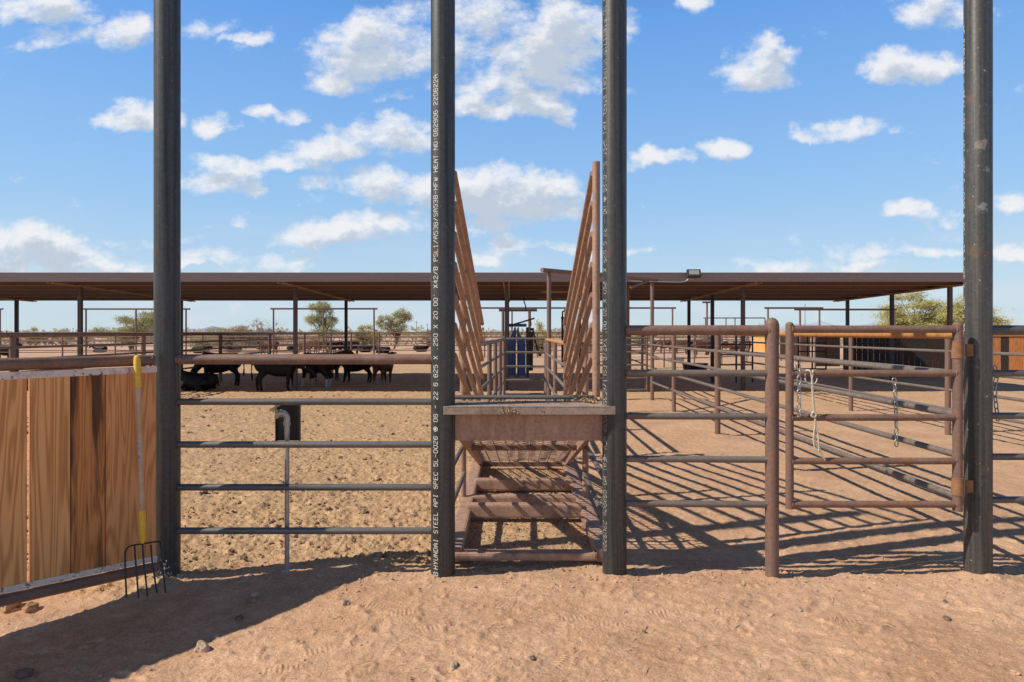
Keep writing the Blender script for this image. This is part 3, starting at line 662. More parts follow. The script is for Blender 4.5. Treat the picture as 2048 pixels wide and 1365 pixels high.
# expanded metal deck
mb=MB(); n=46
for k in range(n+1):
    Y=4.64+(8.0-4.64)*k/n; xa_,xb_=lx(Y)+.03,rx(Y)-.03; nx=14; pts=[]
    for j in range(nx+1):
        pts.append(Vector((xa_+(xb_-xa_)*j/nx,Y+(.012 if j%2==(k%2) else -.012),dz(Y)+.012)))
    for p,q_ in zip(pts[:-1],pts[1:]): mb.bar(p,q_,.011,.004)
mb.build('mesh_deck',pr,lc)
mb=MB()
for k in range(10):
    t=k/9; mb.bar((lx(4.64)+.03+(rx(4.64)-lx(4.64)-.06)*t,4.64,dz(4.64)-.0),(lx(8)+.03+(rx(8)-lx(8)-.06)*t,8.0,dz(8)-.0),.007,.014)
mb.build('deck_bars',pr,lc)
mb=MB()
for _ in range(60):
    lump(mb,(random.gauss((PX(1018,4.4)),.025),4.42+random.uniform(-.004,.01),1.150+random.gauss(0,.012)),random.uniform(.004,.011),.8,1,.4)
for _ in range(90):
    lump(mb,(random.gauss(.55,.04),4.70+random.gauss(0,.06),1.195+abs(random.gauss(0,.014))),random.uniform(.006,.014),.8,1,.4)
for _ in range(160):
    lump(mb,(random.uniform(-.42,.6),4.70+random.gauss(0,.08),1.19),random.uniform(.002,.006),.8,1,.4)
for _ in range(130):
    Y=random.choice([4.76,5.84,6.85])+random.uniform(-.04,.04); lump(mb,(random.uniform(-.38,.6),Y,.155 if Y>5 else .095),random.uniform(.003,.008),.7,1,.4)
mb.build('caked_dirt',M['clod'],lc)
# litter under the ramp
mb=MB()
for _ in range(1500):
    Y=random.uniform(4.9,8.1); X=random.uniform(-.36,.62); r=random.uniform(.004,.011); lump(mb,(X,Y,gz(X,Y)+r*.2),r,.6,1,.4)
tag(mb.build('litter_clods',M['clod']),'crumbled dung and litter lying inside the ramp base frame','litter',kind='stuff')

# ------------------------------------------------------------------ pens behind
def run_fence(label,a,b,hs,posts,mat=None,r=.024,rt=.035,group=None,pr_=.045,seg=12,pmat=None,topmat=None,ptop=.03):
    a=Vector((a[0],a[1],0)); b=Vector((b[0],b[1],0)); mat=mat or M['rail']
    t=thing('pipe_fence',label,'fence',a,group)
    for i,h in enumerate(hs):
        mb=MB(); L=(b-a).length; n=max(2,int(L/3)); 
        mb.tube([a.lerp(b,k/n)+Vector((0,0,h+ (random.uniform(-.008,.008) if 0<k<n else 0))) for k in range(n+1)],rt if i==0 else r,seg)
        mb.build('top_rail' if i==0 else 'rail',(topmat or mat) if i==0 else mat,t)
    for p in posts:
        q=a.lerp(b,p); mb=MB(); mb.tube([(q.x,q.y,-.2),(q.x,q.y,hs[0]+ptop)],pr_,seg); mb.build('post',pmat or M['rustpost'],t)
    return t
HS=[1.69,1.38,1.08,.78,.47]
L_=16.0-4.62
run_fence('rusty five rail pen fence running back from the scratched post into the yard',(3.30,4.66),(3.43,16.0),[1.675]+HS[1:],[(7.82-4.66)/L_,(10.67-4.66)/L_,(13.7-4.66)/L_],topmat=M['orange'],seg=16,r=.025)
run_fence('second receding pen fence right of the first, grey rails on rusty posts',(7.0,3.5),(7.6,21.5),[1.66]+[1.37,1.05,.73,.42],[.1,(7.6-3.5)/18,(10.8-3.5)/18,(14.1-3.5)/18,(17.6-3.5)/18,.995],seg=14,topmat=M['orange'])
# alley behind the ramp
hA=[1.54,1.24,.95,.66,.37]
for lab,xa_,xb_,ps in (('left side panel of the cattle alley behind the ramp',-.40,-.17,(.25,.5,.75,1.0)),('right side panel of the cattle alley with an orange top rail',.72,.73,(.0,.45,1.0))):
    run_fence(lab,(xa_,8.65),(xb_,13.7),hA,ps,topmat=M['orange'] if xa_>0 else M['rail'],r=.024,rt=.032,pr_=.035,seg=12,ptop=.02)
ag=thing('alley_gate','grey five bar gate closing the alley behind the ramp','gate',(-.16,13.9,0))
for h in (1.55,1.26,.96,.67,.37):
    mb=MB(); mb.tube([(-.15,13.9,h),(.70,13.9,h)],.025,12); mb.build('gate_rail',M['rail'],ag)
for xx in (-.16,.71):
    mb=MB(); mb.tube([(xx,13.9,.33),(xx,13.9,1.60)],.025,12); mb.build('gate_stile',M['rail'],ag)
# header frame over the sorting gate
hf=thing('header_frame','tall rusty pipe header frame reaching right from behind the ramp to the pen corner','frame',(PX(1098,13.2),13.2,0))
p1=Vector((PX(1098,13.2),13.2,0)); p2=Vector((3.45,16.0,0)); dh=(p2-p1).normalized()
for p in (p1,p2):
    mb=MB(); mb.tube([(p.x,p.y,-.2),(p.x,p.y,2.9)],.045,18); mb.build('post',M['rustpost'],hf)
mb=MB(); mb.tube([p1-dh*.22+Vector((0,0,2.94)),p2+dh*.22+Vector((0,0,2.99))],.045,18); mb.build('header_pipe',M['rust'],hf)
mb=MB(); mb.tube([P(1262,575,15.2),P(1300,560,16.0)],.035,12); mb.build('brace',M['rust'],hf)
sg=thing('sorting_gate','dark six bar gate behind the right lettered post','gate',(1.6,16.2,0))
for h in (1.54,1.38,1.2,.88,.55,.26):
    mb=MB(); mb.tube([(1.6,15.9,h),(3.36,16.2,h)],.023,10); mb.build('gate_rail',M['rail'],sg)
for xx,yy in ((1.6,15.9),(3.36,16.2)):
    mb=MB(); mb.tube([(xx,yy,.24),(xx,yy,1.56)],.028,10); mb.build('gate_stile',M['rust'],sg)
mb=MB(); mb.tube([(PX(1256,19),19,-.2),(PX(1256,19),19,3.0)],.045,14); tag(mb.build('pipe_post',M['rustpost'],origin=(PX(1256,19),19,0)),'single rusty pipe post just right of the right lettered post, under the roof','post')
# side pen fence at the left
n0,n1=9.0,44.0; ps=[(y-n0)/(n1-n0) for y in (12.8,17.4,22.1,26.7,31.3,36,40.7)]
run_fence('brown pen fence running back along the left side of the cattle pen',(-9.8,n0),(-10.1,n1),[1.64,1.43-.04,1.14,.88,.6],ps,mat=M['rust'],rt=.05,r=.026,pr_=.06)
run_fence('long brown rail fence closing the pens behind the shade roof',(-34,44),(16,44),[1.66,1.38,1.08,.78,.47],[i/14 for i in range(15)],mat=M['rust'],rt=.05,r=.032,pr_=.05,seg=8)
run_fence('thin rail fence across the desert beyond the pens',(-70,72),(60,72),[1.45,1.1,.75,.4],[i/34 for i in range(35)],mat=M['rust'],rt=.04,r=.03,pr_=.045,seg=6)
run_fence('inner panel fence crossing the left cattle pen far behind',(-33,31),(-10.1,34),[1.6,1.3,1.0,.7,.4],[i/8 for i in range(9)],mat=M['rail'],rt=.03,r=.022,pr_=.035,seg=8)
run_fence('panel fence between the shade roof and the far herd at the right',(3.5,28),(13,36),[1.6,1.3,1.0,.7,.4],[i/5 for i in range(6)],mat=M['rail'],rt=.03,r=.022,pr_=.035,seg=8)
run_fence('fence from the pen corner back under the roof on the right',(3.6,16.2),(4.6,30),[1.62,1.36,1.08,.78],[.2,.45,.7,1],mat=M['rail'],r=.022,rt=.03,pr_=.035,seg=8)
# dark panel gates under the right part of the roof
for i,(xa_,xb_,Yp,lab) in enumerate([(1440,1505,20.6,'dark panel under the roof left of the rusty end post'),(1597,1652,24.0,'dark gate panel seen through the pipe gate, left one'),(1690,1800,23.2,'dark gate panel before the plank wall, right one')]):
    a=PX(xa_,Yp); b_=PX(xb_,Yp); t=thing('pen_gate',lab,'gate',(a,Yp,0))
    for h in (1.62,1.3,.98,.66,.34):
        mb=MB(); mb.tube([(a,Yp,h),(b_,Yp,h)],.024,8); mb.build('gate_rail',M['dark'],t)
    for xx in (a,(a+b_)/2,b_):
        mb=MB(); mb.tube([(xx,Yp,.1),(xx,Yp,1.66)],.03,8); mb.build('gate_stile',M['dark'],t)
# overhead gate frames at the back
def goal(xs,top,Y,ov,label,post_px,r=.055):
    a=PX(xs[0],Y); b_=PX(xs[1],Y); h=EYE-(top-HZ)*Y/F
    t=thing('gate_frame',label,'frame',(a,Y,0),None)
    mb=MB(); mb.tube([(a,Y,h),(b_,Y,h)],r,10); mb.build('header_pipe',M['column'],t)
    for px in post_px:
        x=PX(px,Y); mb=MB(); mb.tube([(x,Y,-.2),(x,Y,h-.02)],r,10); mb.build('post',M['rustpost'],t)
goal((-60,6),618.5,42,0,'tall pipe gate frame cut by the left edge of the view',(0,-50))
goal((166,380),618.5,42,0,'tall pipe gate frame behind the plain black post',(172,272,372))
goal((541,755),618,42,0,'tall pipe gate frame standing between the two trees at the left',(547,647,748))
goal((905,1352),616.5,42,0,'wide pipe gate frame beyond the blue squeeze chute',(920,1024,1130,1240,1345))
goal((1529,1646),616.5,40,0,'tall pipe gate frame above the domed end post, left of the mountains',(1536,1639))
goal((1589,1793),619.5,36,0,'tall pipe gate frame before the distant mountains at the right',(1600,1694,1789))
goal((1407,1530),636.5,60,0,'low far gate frame between the roof columns on the right',(1411,1452,1470,1530),r=.05)
goal((998,1074),620.5,30,0,'short double pipe frame above the blue squeeze chute',(1006,1059),r=.07)
goal((1405,1420),605,48,0,'lone thin pole pair by the right roof column',(1414,),r=.07)

# ------------------------------------------------------------------ plank walls
def plank_wall(name,label,a,b,h0,h1,mats,w=.19,seedv=1):
    a=Vector((a[0],a[1],0)); b=Vector((b[0],b[1],0)); L=(b-a).length; d=(b-a)/L; n=Vector((-d.y,d.x,0)); rr=random.Random(seedv)
    t=thing(name,label,'fence',a); k=0; s=0; m3=Matrix((d,n,Vector((0,0,1)))).transposed()
    nb=min(95,int(L/w)); w=L/nb
    for k in range(nb):
        c=a+d*((k+.5)*w); mb=MB(); hh=h1+rr.uniform(-.01,.01)
        mb.box(c+Vector((0,0,(h0+hh)/2)),(w-.012,.025,hh-h0),m3); mb.build('board',mats[rr.randrange(len(mats))],t)
    mb=MB(); mb.tube([a+Vector((0,0,h1+.05)),b+Vector((0,0,h1+.05))],.05,10); mb.build('top_pipe',M['rust'],t)
    mb=MB(); mb.bar(a-n*.03+Vector((0,0,h1-.05)),b-n*.03+Vector((0,0,h1-.05)),.04,.05); mb.build('trim',M['hinge'],t)
    for k in range(int(L/2.4)+1):
        q=a+d*min(k*2.4,L)+n*.08; mb=MB(); mb.tube([(q.x,q.y,-.2),(q.x,q.y,h1+.03)],.045,8); mb.build('post',M['rustpost'],t)
w=WALLW
plank_wall('plank_fence','plank windbreak wall coloured dark for the shade behind the pipe gate',(PX(1690,25.2),25.2),(17.6,24.4),.08,1.60,[w[2],w[2],w[1],w[2]],.2,4)
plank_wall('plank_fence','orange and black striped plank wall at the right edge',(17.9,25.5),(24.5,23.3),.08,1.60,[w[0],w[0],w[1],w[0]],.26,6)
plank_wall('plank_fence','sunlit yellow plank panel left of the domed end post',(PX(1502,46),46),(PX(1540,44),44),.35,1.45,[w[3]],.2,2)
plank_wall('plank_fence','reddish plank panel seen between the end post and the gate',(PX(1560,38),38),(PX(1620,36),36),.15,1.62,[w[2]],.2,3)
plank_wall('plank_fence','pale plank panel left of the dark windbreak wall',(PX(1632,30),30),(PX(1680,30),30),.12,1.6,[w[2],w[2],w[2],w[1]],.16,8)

# ------------------------------------------------------------------ shade roof
RXa,RXb=-26.0,12.95; Ya,Yb=17.7,25.8
st=thing('shade_shelter','long flat brown steel shade roof on slim columns across the pens','shelter',(0,21.7,0))
zr=lambda Y: 3.28-(Y-Ya)*.018
mb=MB(); vs=[];fs=[]; nx=int((RXb-RXa)/.15)
for i in range(nx+1):
    x=RXa+(RXb-RXa)*i/nx; zz=.02 if i%2 else 0
    vs+= [(x,Ya,zr(Ya)+zz-.03),(x,Yb,zr(Yb)+zz-.03)]
for i in range(nx): fs.append((2*i,2*i+2,2*i+3,2*i+1))
mb.add(vs,fs); mb.build('roof_sheet',M['purlin'],st)
mb=MB(); mb.box(((RXa+RXb)/2,Ya-.02,zr(Ya)-.095),(RXb-RXa,.03,.245),None,.004); mb.box(((RXa+RXb)/2,Ya+.04,zr(Ya)+.03),(RXb-RXa,.12,.012))
mb.build('fascia',M['roofpaint'],st)
mb=MB(); mb.box(((RXa+RXb)/2,Yb+.02,zr(Yb)-.09),(RXb-RXa,.03,.20)); mb.build('fascia',M['dark'],st)
mb=MB(); mb.bar((RXb-.015,Ya,zr(Ya)-.10),(RXb-.015,Yb,zr(Yb)-.10),.03,.22); mb.build('end_trim',M['roofpaint'],st)
mb=MB()
for i in range(26): mb.box((RXa+.7+i*1.5,Ya-.037,zr(Ya)-.20),(.014,.008,.014))
mb.build('fascia_screws',M['tanedge'],st)
for k in range(5):
    Y=Ya+1.0+k*1.48; mb=MB()
    mb.box(((RXa+RXb)/2,Y,zr(Y)-.13),(RXb-RXa-.05,.008,.18)); pu=mb.build('purlin',M['roofpaint'],st); mb=MB(); mb.box(((RXa+RXb)/2,Y-.03,zr(Y)-.224),(RXb-RXa-.05,.07,.006)); mb.build('flange',M['tanedge'],pu)
XS=[-25.3,-18.9,-12.62,-6.33,-.16,6.75,12.8]
for i,X in enumerate(XS):
    mb=MB(); mb.bar((X-.07,Ya+.05,zr(Ya)-.235),(X-.07,Yb-.05,zr(Yb)-.225),.035,.035); mb.bar((X+.07,Ya+.05,zr(Ya)-.235),(X+.07,Yb-.05,zr(Yb)-.225),.035,.035); mb.build('rafter',M['tanedge'],st)
    for Y in ([19.0,24.8] if X<5 else [19.0,21.9,24.8]):
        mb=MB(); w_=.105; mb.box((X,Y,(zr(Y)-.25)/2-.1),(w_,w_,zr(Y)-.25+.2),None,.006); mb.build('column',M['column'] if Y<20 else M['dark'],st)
# conduit and flood lamp on the fascia
fl_=thing('flood_lamp','square flood lamp fixed on the edge of the shade roof','lamp',P(1387,560,17.6))
c=P(1387.5,547.5,17.5); rot=Matrix.Rotation(R(-22),3,'X')
mb=MB(); mb.box(c,(.37,.09,.22),rot,.012); hsg=mb.build('housing',M['lamp'],fl_)
mb=MB(); mb.box(c+rot@Vector((0,-.05,.01)),(.27,.012,.13),rot,.004); mb.build('lamp_glass',M['glass'],hsg)
mb=MB(); mb.tube([c+Vector((-.12,.05,-.05)),c+Vector((-.12,.12,-.16)),c+Vector((.12,.12,-.16)),c+Vector((.12,.05,-.05))],.012,8); mb.build('bracket',M['galv'],fl_)
mb=MB(); mb.tube([P(1262,563,17.55),P(1360,565,17.55),P(1372,563,17.55),P(1378,557,17.5)],.013,8); tag(mb.build('conduit',M['galv'],origin=P(1262,563,17.55)),'thin grey conduit running under the roof edge to the flood lamp','conduit')
for (a_,b_,y_,Y_,l_) in ((1082,1150,584,20,'upper pale pipe hung below the roof behind the ramp'),(1075,1145,598,23,'lower pale pipe hung below the roof behind the ramp')):
    mb=MB(); mb.tube([P(a_,y_,Y_),P(b_,y_,Y_)],.028,8); tag(mb.build('ceiling_pipe',M['tanedge'],origin=P(a_,y_,Y_)),l_,'pipe')

# ------------------------------------------------------------------ blue squeeze chute
bc=thing('squeeze_chute','blue steel cattle squeeze chute in the shade at the end of the alley','cattle crush',(PX(1036,20),20.4,0))
B=M['blue']; Yc=20.2
def bx(par,name,x0,x1,y0,y1,mat,Y,th=.05):
    a=P(x0,y0,Y); b_=P(x1,y1,Y); mb=MB(); mb.box(((a.x+b_.x)/2,Y,(a.z+b_.z)/2),(abs(b_.x-a.x),th,abs(a.z-b_.z)),None,.004); return mb.build(name,mat,par)
def pen_door(x0,x1,cut):
    Y=Yc; mb=MB(); yb=752
    # door plate with a sloped shoulder at the neck opening
    if cut<0: pl=[(x0,yb),(x1,yb),(x1,672),(x0+5,683-4),(x0+2,672),(x0,672)]
    pl=[(x0,yb),(x1,yb),(x1,690 if cut>0 else 672),(x1,656) if cut<0 else (x1-1,682),(x0+ (x1-x0)*.5,674),(x0+1,682) if cut<0 else (x0,656)]
    f_=[P(a,b_,Y-.03) for a,b_ in pl]; k_=[P(a,b_,Y+.03) for a,b_ in pl]; n=len(pl)
    mb.add(f_+k_,[tuple(range(n)),tuple(reversed(range(n,2*n)))]+[(i,(i+1)%n,n+(i+1)%n,n+i) for i in range(n)])
    d=mb.build('door',B,bc)
    for xx in (x0+3,x1-3):
        mb=MB(); mb.tube([P(xx,752,Y-.06),P(xx,690,Y-.06)],.02,8); mb.build('rib',B,d)
pen_door(1013,1029,-1); pen_door(1034,1051,1)
for (a,b_) in ((1011,1015),(1028,1032),(1035,1038),(1052,1058)): bx(bc,'upright',a,b_,655,755,B if a<1050 else M['dark'],Yc+.08,.09)
bx(bc,'top_beam',1014,1053,648,654,B,Yc,.2)
mb=MB(); mb.tube([P(1018,652,Yc-.1),P(1046,644,Yc-.1),P(1069,637,Yc-.1)],.025,8); mb.tube([P(1061,640,Yc-.1),P(1062,652,Yc-.1)],.02,8); mb.build('lever',M['dark'],bc)
bx(bc,'side_panel',1057,1066,664,742,M['dark'],Yc+.9,.05)
mb=MB(); mb.tube([P(1066,660,Yc),P(1075,702,Yc)],.03,8); mb.tube([P(1060,659,Yc),P(1068,659,Yc)],.04,8); mb.build('linkage',M['dark'],bc)
mb=MB(); mb.tube(smooth([P(1047,597,22),P(1049,606,22),P(1051,612,22),P(1051,620,22)]),.02,8); tag(mb.build('hose',M['rubber'],origin=P(1047,597,22)),'black hose hanging from the roof over the blue squeeze chute','hose')
bxp=bx(None,'post',1003,1015,0,1,M['column'],18) if False else None
# platform beside the ramp in the distance
wf=thing('work_frame','small dark railing and platform behind the right side rails of the ramp','frame',(PX(1130,26),26,0))
mb=MB(); mb.tube([P(1125,668,26),P(1125,624,26),P(1134,620,26),P(1134,636,26)],.035,8); mb.tube([P(1122,636,26),P(1134,636,26)],.04,8); mb.build('railing',M['dark'],wf)
mb=MB(); mb.tube([P(1125,735,26),P(1125,636,26)],.05,8); mb.tube([P(1160,735,26),P(1160,634,26)],.05,8); mb.build('leg',M['dark'],wf)

# troughs
def tub(px,py,Y,w,d,h,label,mat):
    c=Vector((PX(px,Y),Y,0)); mb=MB(); seg=36; vs=[];fs=[]
    prof=[(.86,0),(.90,.08),(.97,h*.9),(1.04,h),(1.04,h+.03),(.94,h+.03),(.92,h*.9),(.84,.08),(.0,.06)]
    for (k,z) in prof:
        for i in range(seg):
            a=2*math.pi*i/seg; vs.append(c+Vector((math.copysign(abs(math.cos(a))**.7,math.cos(a))*w/2*k,math.copysign(abs(math.sin(a))**.7,math.sin(a))*d/2*k,z)))
    for j in range(len(prof)-1):
        for i in range(seg): i2=(i+1)%seg; fs.append((j*seg+i,j*seg+i2,(j+1)*seg+i2,(j+1)*seg+i))
    mb.add(vs,fs,True); tag(mb.build('water_trough',mat,origin=c),label,'trough')
tub(1390,740,26.5,1.0,.7,.40,'black rubber water trough under the roof right of the header frame',M['rubber'])
tub(1352,712,36,.9,.7,.3,'grey stock tub beyond the black trough',M['galv'])
tub(1662,742,25.5,1.0,.7,.18,'low black feed tub in front of the plank panels',M['rubber'])

# ------------------------------------------------------------------ cattle
def hide(name,col,sock=None,sockh=.42,alt=None,altp=.6):
    m,nt,b=newmat(name); co=texco(nt); n=noise(nt,co,1.8,3,.5)
    c=mix(nt,ramp(nt,n,[(altp,0),(altp+.04,1)]),col,alt if alt else tuple(x*.75 for x in col))
    if sock:
        s=N(nt,'SeparateXYZ'); nt.links.new(co,s.inputs[0]); ad=N(nt,'Math',operation='MULTIPLY_ADD'); nt.links.new(n,ad.inputs[0]); ad.inputs[1].default_value=.5; nt.links.new(s.outputs['Z'],ad.inputs[2])
        l=N(nt,'Math',operation='LESS_THAN'); nt.links.new(ad.outputs[0],l.inputs[0]); l.inputs[1].default_value=sockh+.25
        c=mix(nt,l.outputs[0],c,sock)
    nt.links.new(c,b.inputs['Base Color']); b.inputs['Roughness'].default_value=.55; b.inputs['Specular IOR Level'].default_value=.2
    
    bump(nt,b,noise(nt,co,30,3,.6),.3,.01); return m
HD={'black':hide('black hide',(.006,.005,.005)),'socks':hide('black hide white socks',(.014,.009,.008),(.42,.36,.33),.30),
    'brown':hide('red brown hide',(.10,.038,.018),(.25,.17,.13),.12),'tan':hide('tan hide',(.30,.14,.07)),
    'pied':hide('brown and white hide',(.12,.05,.03),None,.4,(.55,.48,.42),.52)}
MESH={}
M['bark']=soilmat('grey brown bark',(.10,.075,.055),(.24,.18,.13),20)
def cow_mesh(pose):
    """body lofted from flank, neck, head and jointed legs, fused into one continuous skin; pose = stand | graze | low | lie"""
    mb=MB()
    def loft(rings,seg=18):          # rings: centre, side radius, vertical radius, direction
        vs=[];fs=[]
        for (c,ry,rz,d) in rings:
            d=Vector(d).normalized(); side=Vector((0,1,0)); up=d.cross(side)*-1
            for k in range(seg):
                q=2*math.pi*k/seg; vs.append(Vector(c)+side*math.cos(q)*ry+up*math.sin(q)*rz)
        for i in range(len(rings)-1):
            for k in range(seg):
                k2=(k+1)%seg; fs.append((i*seg+k,i*seg+k2,(i+1)*seg+k2,(i+1)*seg+k))
        fs.append(tuple(reversed(range(seg)))); fs.append(tuple(range((len(rings)-1)*seg,len(rings)*seg))); mb.add(vs,fs,True)
    def limb(*jr):
        p=[Vector(j[:3]) for j in jr]; r=[j[3] for j in jr]
        mb.tube(p,r[0],10,True,r)
        for q,rr_ in zip(p,r): 
            bm=bmesh.new(); bmesh.ops.create_icosphere(bm,subdivisions=2,radius=rr_); bm.verts.index_update(); mb.add([v.co+q for v in bm.verts],[[v.index for v in f.verts] for f in bm.faces],True); bm.free()
    dz_=-.60 if pose=='lie' else 0
    loft([((x,0,z+dz_),ry,rz,(1,0,0)) for x,z,ry,rz in ((-.87,1.10,.04,.06),(-.82,1.05,.16,.19),(-.66,1.01,.25,.31),(-.42,.97,.28,.35),(-.1,.92,.33,.40),(.2,.91,.33,.415),(.42,.94,.28,.42),(.58,1.0,.21,.35),(.68,1.06,.13,.24))])
    if pose=='graze': hp=[(.50,1.08,.15,.26),(.74,.92,.11,.19),(.90,.70,.095,.14),(1.0,.56,.115,.13),(1.06,.44,.10,.11),(1.12,.28,.065,.08),(1.15,.18,.07,.065),(1.16,.14,.04,.04)]
    elif pose=='low': hp=[(.50,1.06,.15,.28),(.76,1.0,.115,.21),(.93,.90,.10,.155),(1.03,.83,.12,.135),(1.13,.74,.10,.12),(1.26,.60,.068,.085),(1.34,.51,.07,.068),(1.37,.48,.04,.04)]
    else: hp=[(.50,1.10,.15,.28),(.74,1.20,.115,.22),(.90,1.30,.10,.16),(1.0,1.34,.12,.135),(1.10,1.30,.10,.12),(1.26,1.19,.068,.085),(1.35,1.13,.07,.07),(1.39,1.10,.04,.04)]
    rings=[]
    for i,(x,z,ry,rz) in enumerate(hp):
        p0=hp[max(i-1,0)]; p1=hp[min(i+1,len(hp)-1)]; rings.append(((x,0,z+dz_),ry,rz,(p1[0]-p0[0],0,p1[1]-p0[1])))
    loft(rings)
    ex_,ez_=hp[3][0]-.02,hp[3][1]+dz_+.05
    for s in (-1,1):
        limb((ex_,s*.10,ez_,.035),(ex_-.02,s*.19,ez_+.015,.048),(ex_-.05,s*.27,ez_-.02,.022))
    limb((-.84,0,1.12+dz_,.05),(-.91,0,.95+dz_,.032),(-.92,0,.70+dz_*.8,.026),(-.91,0,.5+dz_*.45,.045),(-.90,0,.38+dz_*.25,.025))
    for s in (-1,1):
        if pose=='lie':
            limb((.40,s*.20,.30,.12),(.62,s*.26,.12,.075),(.42,s*.34,.06,.05),(.30,s*.34,.05,.05))
            limb((-.48,s*.22,.36,.19),(-.20,s*.34,.17,.12),(-.45,s*.42,.09,.06),(-.2,s*.44,.06,.05))
        else:
            k=.07*s
            limb((.42,s*.15,.86,.16),(.44+k*.4,s*.16,.62,.105),(.43+k,s*.16,.42,.066),(.44+k,s*.16,.34,.066),(.44+k*1.3,s*.16,.13,.048),(.46+k*1.3,s*.16,.07,.048),(.48+k*1.3,s*.16,.03,.05))
            limb((-.58,s*.14,.90,.22),(-.52-k*.4,s*.17,.68,.155),(-.62-k*.7,s*.17,.52,.092),(-.68-k,s*.165,.42,.072),(-.66-k*1.2,s*.16,.14,.050),(-.65-k*1.2,s*.16,.07,.050),(-.63-k*1.2,s*.16,.03,.052))
    o=mb.build('cow_body',M['bark'])
    r_=o.modifiers.new('r','REMESH'); r_.mode='VOXEL'; r_.voxel_size=.022
    m2=o.modifiers.new('s','SMOOTH'); m2.factor=.5; m2.iterations=5
    dg=bpy.context.evaluated_depsgraph_get(); dg.update(); ev=o.evaluated_get(dg)
    out=bpy.data.meshes.new_from_object(ev); bpy.data.objects.remove(o)
    out.polygons.foreach_set('use_smooth',[True]*len(out.polygons)); return out
def cow(px,Y,rot,kind,pose,scale,label,group=None,z=0,horn=False,tagc=False):
    key=(kind,pose)
    if key not in MESH:
        if ('b',pose) not in MESH: MESH[('b',pose)]=cow_mesh(pose)
        m=MESH[('b',pose)].copy(); m.name='cow'; m.materials.clear(); m.materials.append(HD[kind]); MESH[key]=m
    scale*=.80; o=bpy.data.objects.new('cow',MESH[key]); COL.objects.link(o)
    o.location=(PX(px,Y),Y,z); o.rotation_euler=(0,0,rot); o.scale=(scale,)*3
    tag(o,label,'cow',group)
    return o
def ear_tag(o,pose,col=(.75,.3,.1)):
    pz={'stand':(1.0,-.25,1.36),'graze':(1.0,-.25,.64),'lie':(.95,-.26,.76),'low':(.98,-.26,.87)}[pose]
    mb=MB(); mb.box(pz,(.012,.05,.06),None,.004)
    m_,nt,b=newmat('ear tag plastic'); b.inputs['Base Color'].default_value=rgb(col)
    t=mb.build('ear_tag',m_); t.parent=o
HG='cattle standing in the shade of the roof'
o=cow(398,18.95,R(168),'black','lie',.88,'black cow lying in the shade beside the plain black post',HG); ear_tag(o,'lie')
o=cow(440,20.6,R(190),'black','graze',.98,'black cow with its head lowered to the lying cow',HG)
o=cow(556,18.9,R(14),'black','low',.98,'black cow facing right with lowered head behind the roof column',HG); ear_tag(o,'low',(.7,.6,.5))
o=cow(632,20.2,R(150),'socks','low',.98,'dark cow with white lower legs in the middle of the group',HG)
o=cow(655,22.5,R(30),'brown','stand',.92,'brown cow mostly hidden behind the white legged one',HG)
o=cow(712,22.0,R(184),'black','low',.86,'black young cow facing left, second from the right of the shaded group',HG)
o=cow(768,21.6,R(78),'brown','stand',.88,'brown cow seen end on, rightmost of the shaded group',HG)
far=[(610,52,10,'tan','stand'),(640,50,190,'brown','graze'),(668,49,200,'black','stand'),(682,51,20,'black','low'),(700,48,185,'black','stand'),(541,50,175,'brown','graze'),(730,55,5,'black','lie'),(590,56,10,'black','lie'),
     (765,52,170,'black','lie'),(842,56,0,'black','lie'),(468,54,180,'black','lie'),(400,52,0,'black','lie'),(10,36,0,'black','stand'),(200,54,170,'black','lie')]
names=['tan cow','brown grazing cow','black cow','black cow with lowered head','black cow standing side on','brown cow grazing alone','black cow lying down','black cow lying flat','black cow resting under the leaning tree','black cow lying alone in the open','black cow lying by the dry brush','black cow lying left of the brush','black cow at the far left edge','black cow lying behind the left gate frame']
for i,((px,Y,r_,k,p_),nm) in enumerate(zip(far,names)):
    cow(px,Y,R(r_),k,p_,.95,'far away '+nm+', seen over the left fence','distant cattle beyond the pens')
far2=[(1300,56,10,'pied','stand'),(1330,52,185,'brown','graze'),(1362,50,170,'brown','stand'),(1385,52,20,'black','stand'),(1402,48,190,'brown','low'),(1432,50,10,'black','stand'),(1452,52,185,'tan','stand'),(1470,48,175,'pied','stand'),(1490,51,5,'brown','low')]
onm=['spotted cow behind the dark sorting gate','brown grazing cow left of the black trough','brown cow above the black trough','black cow above the trough edge','brown cow with lowered head between two columns','black cow right of the thin pole','tan cow behind the receding fence','white and brown cow beside the right column','brown cow next to the yellow plank panel']
for (px,Y,r_,k,p_),nm in zip(far2,onm):
    cow(px,Y,R(r_),k,p_,.95,'distant '+nm,'distant cattle in the right hand pens')

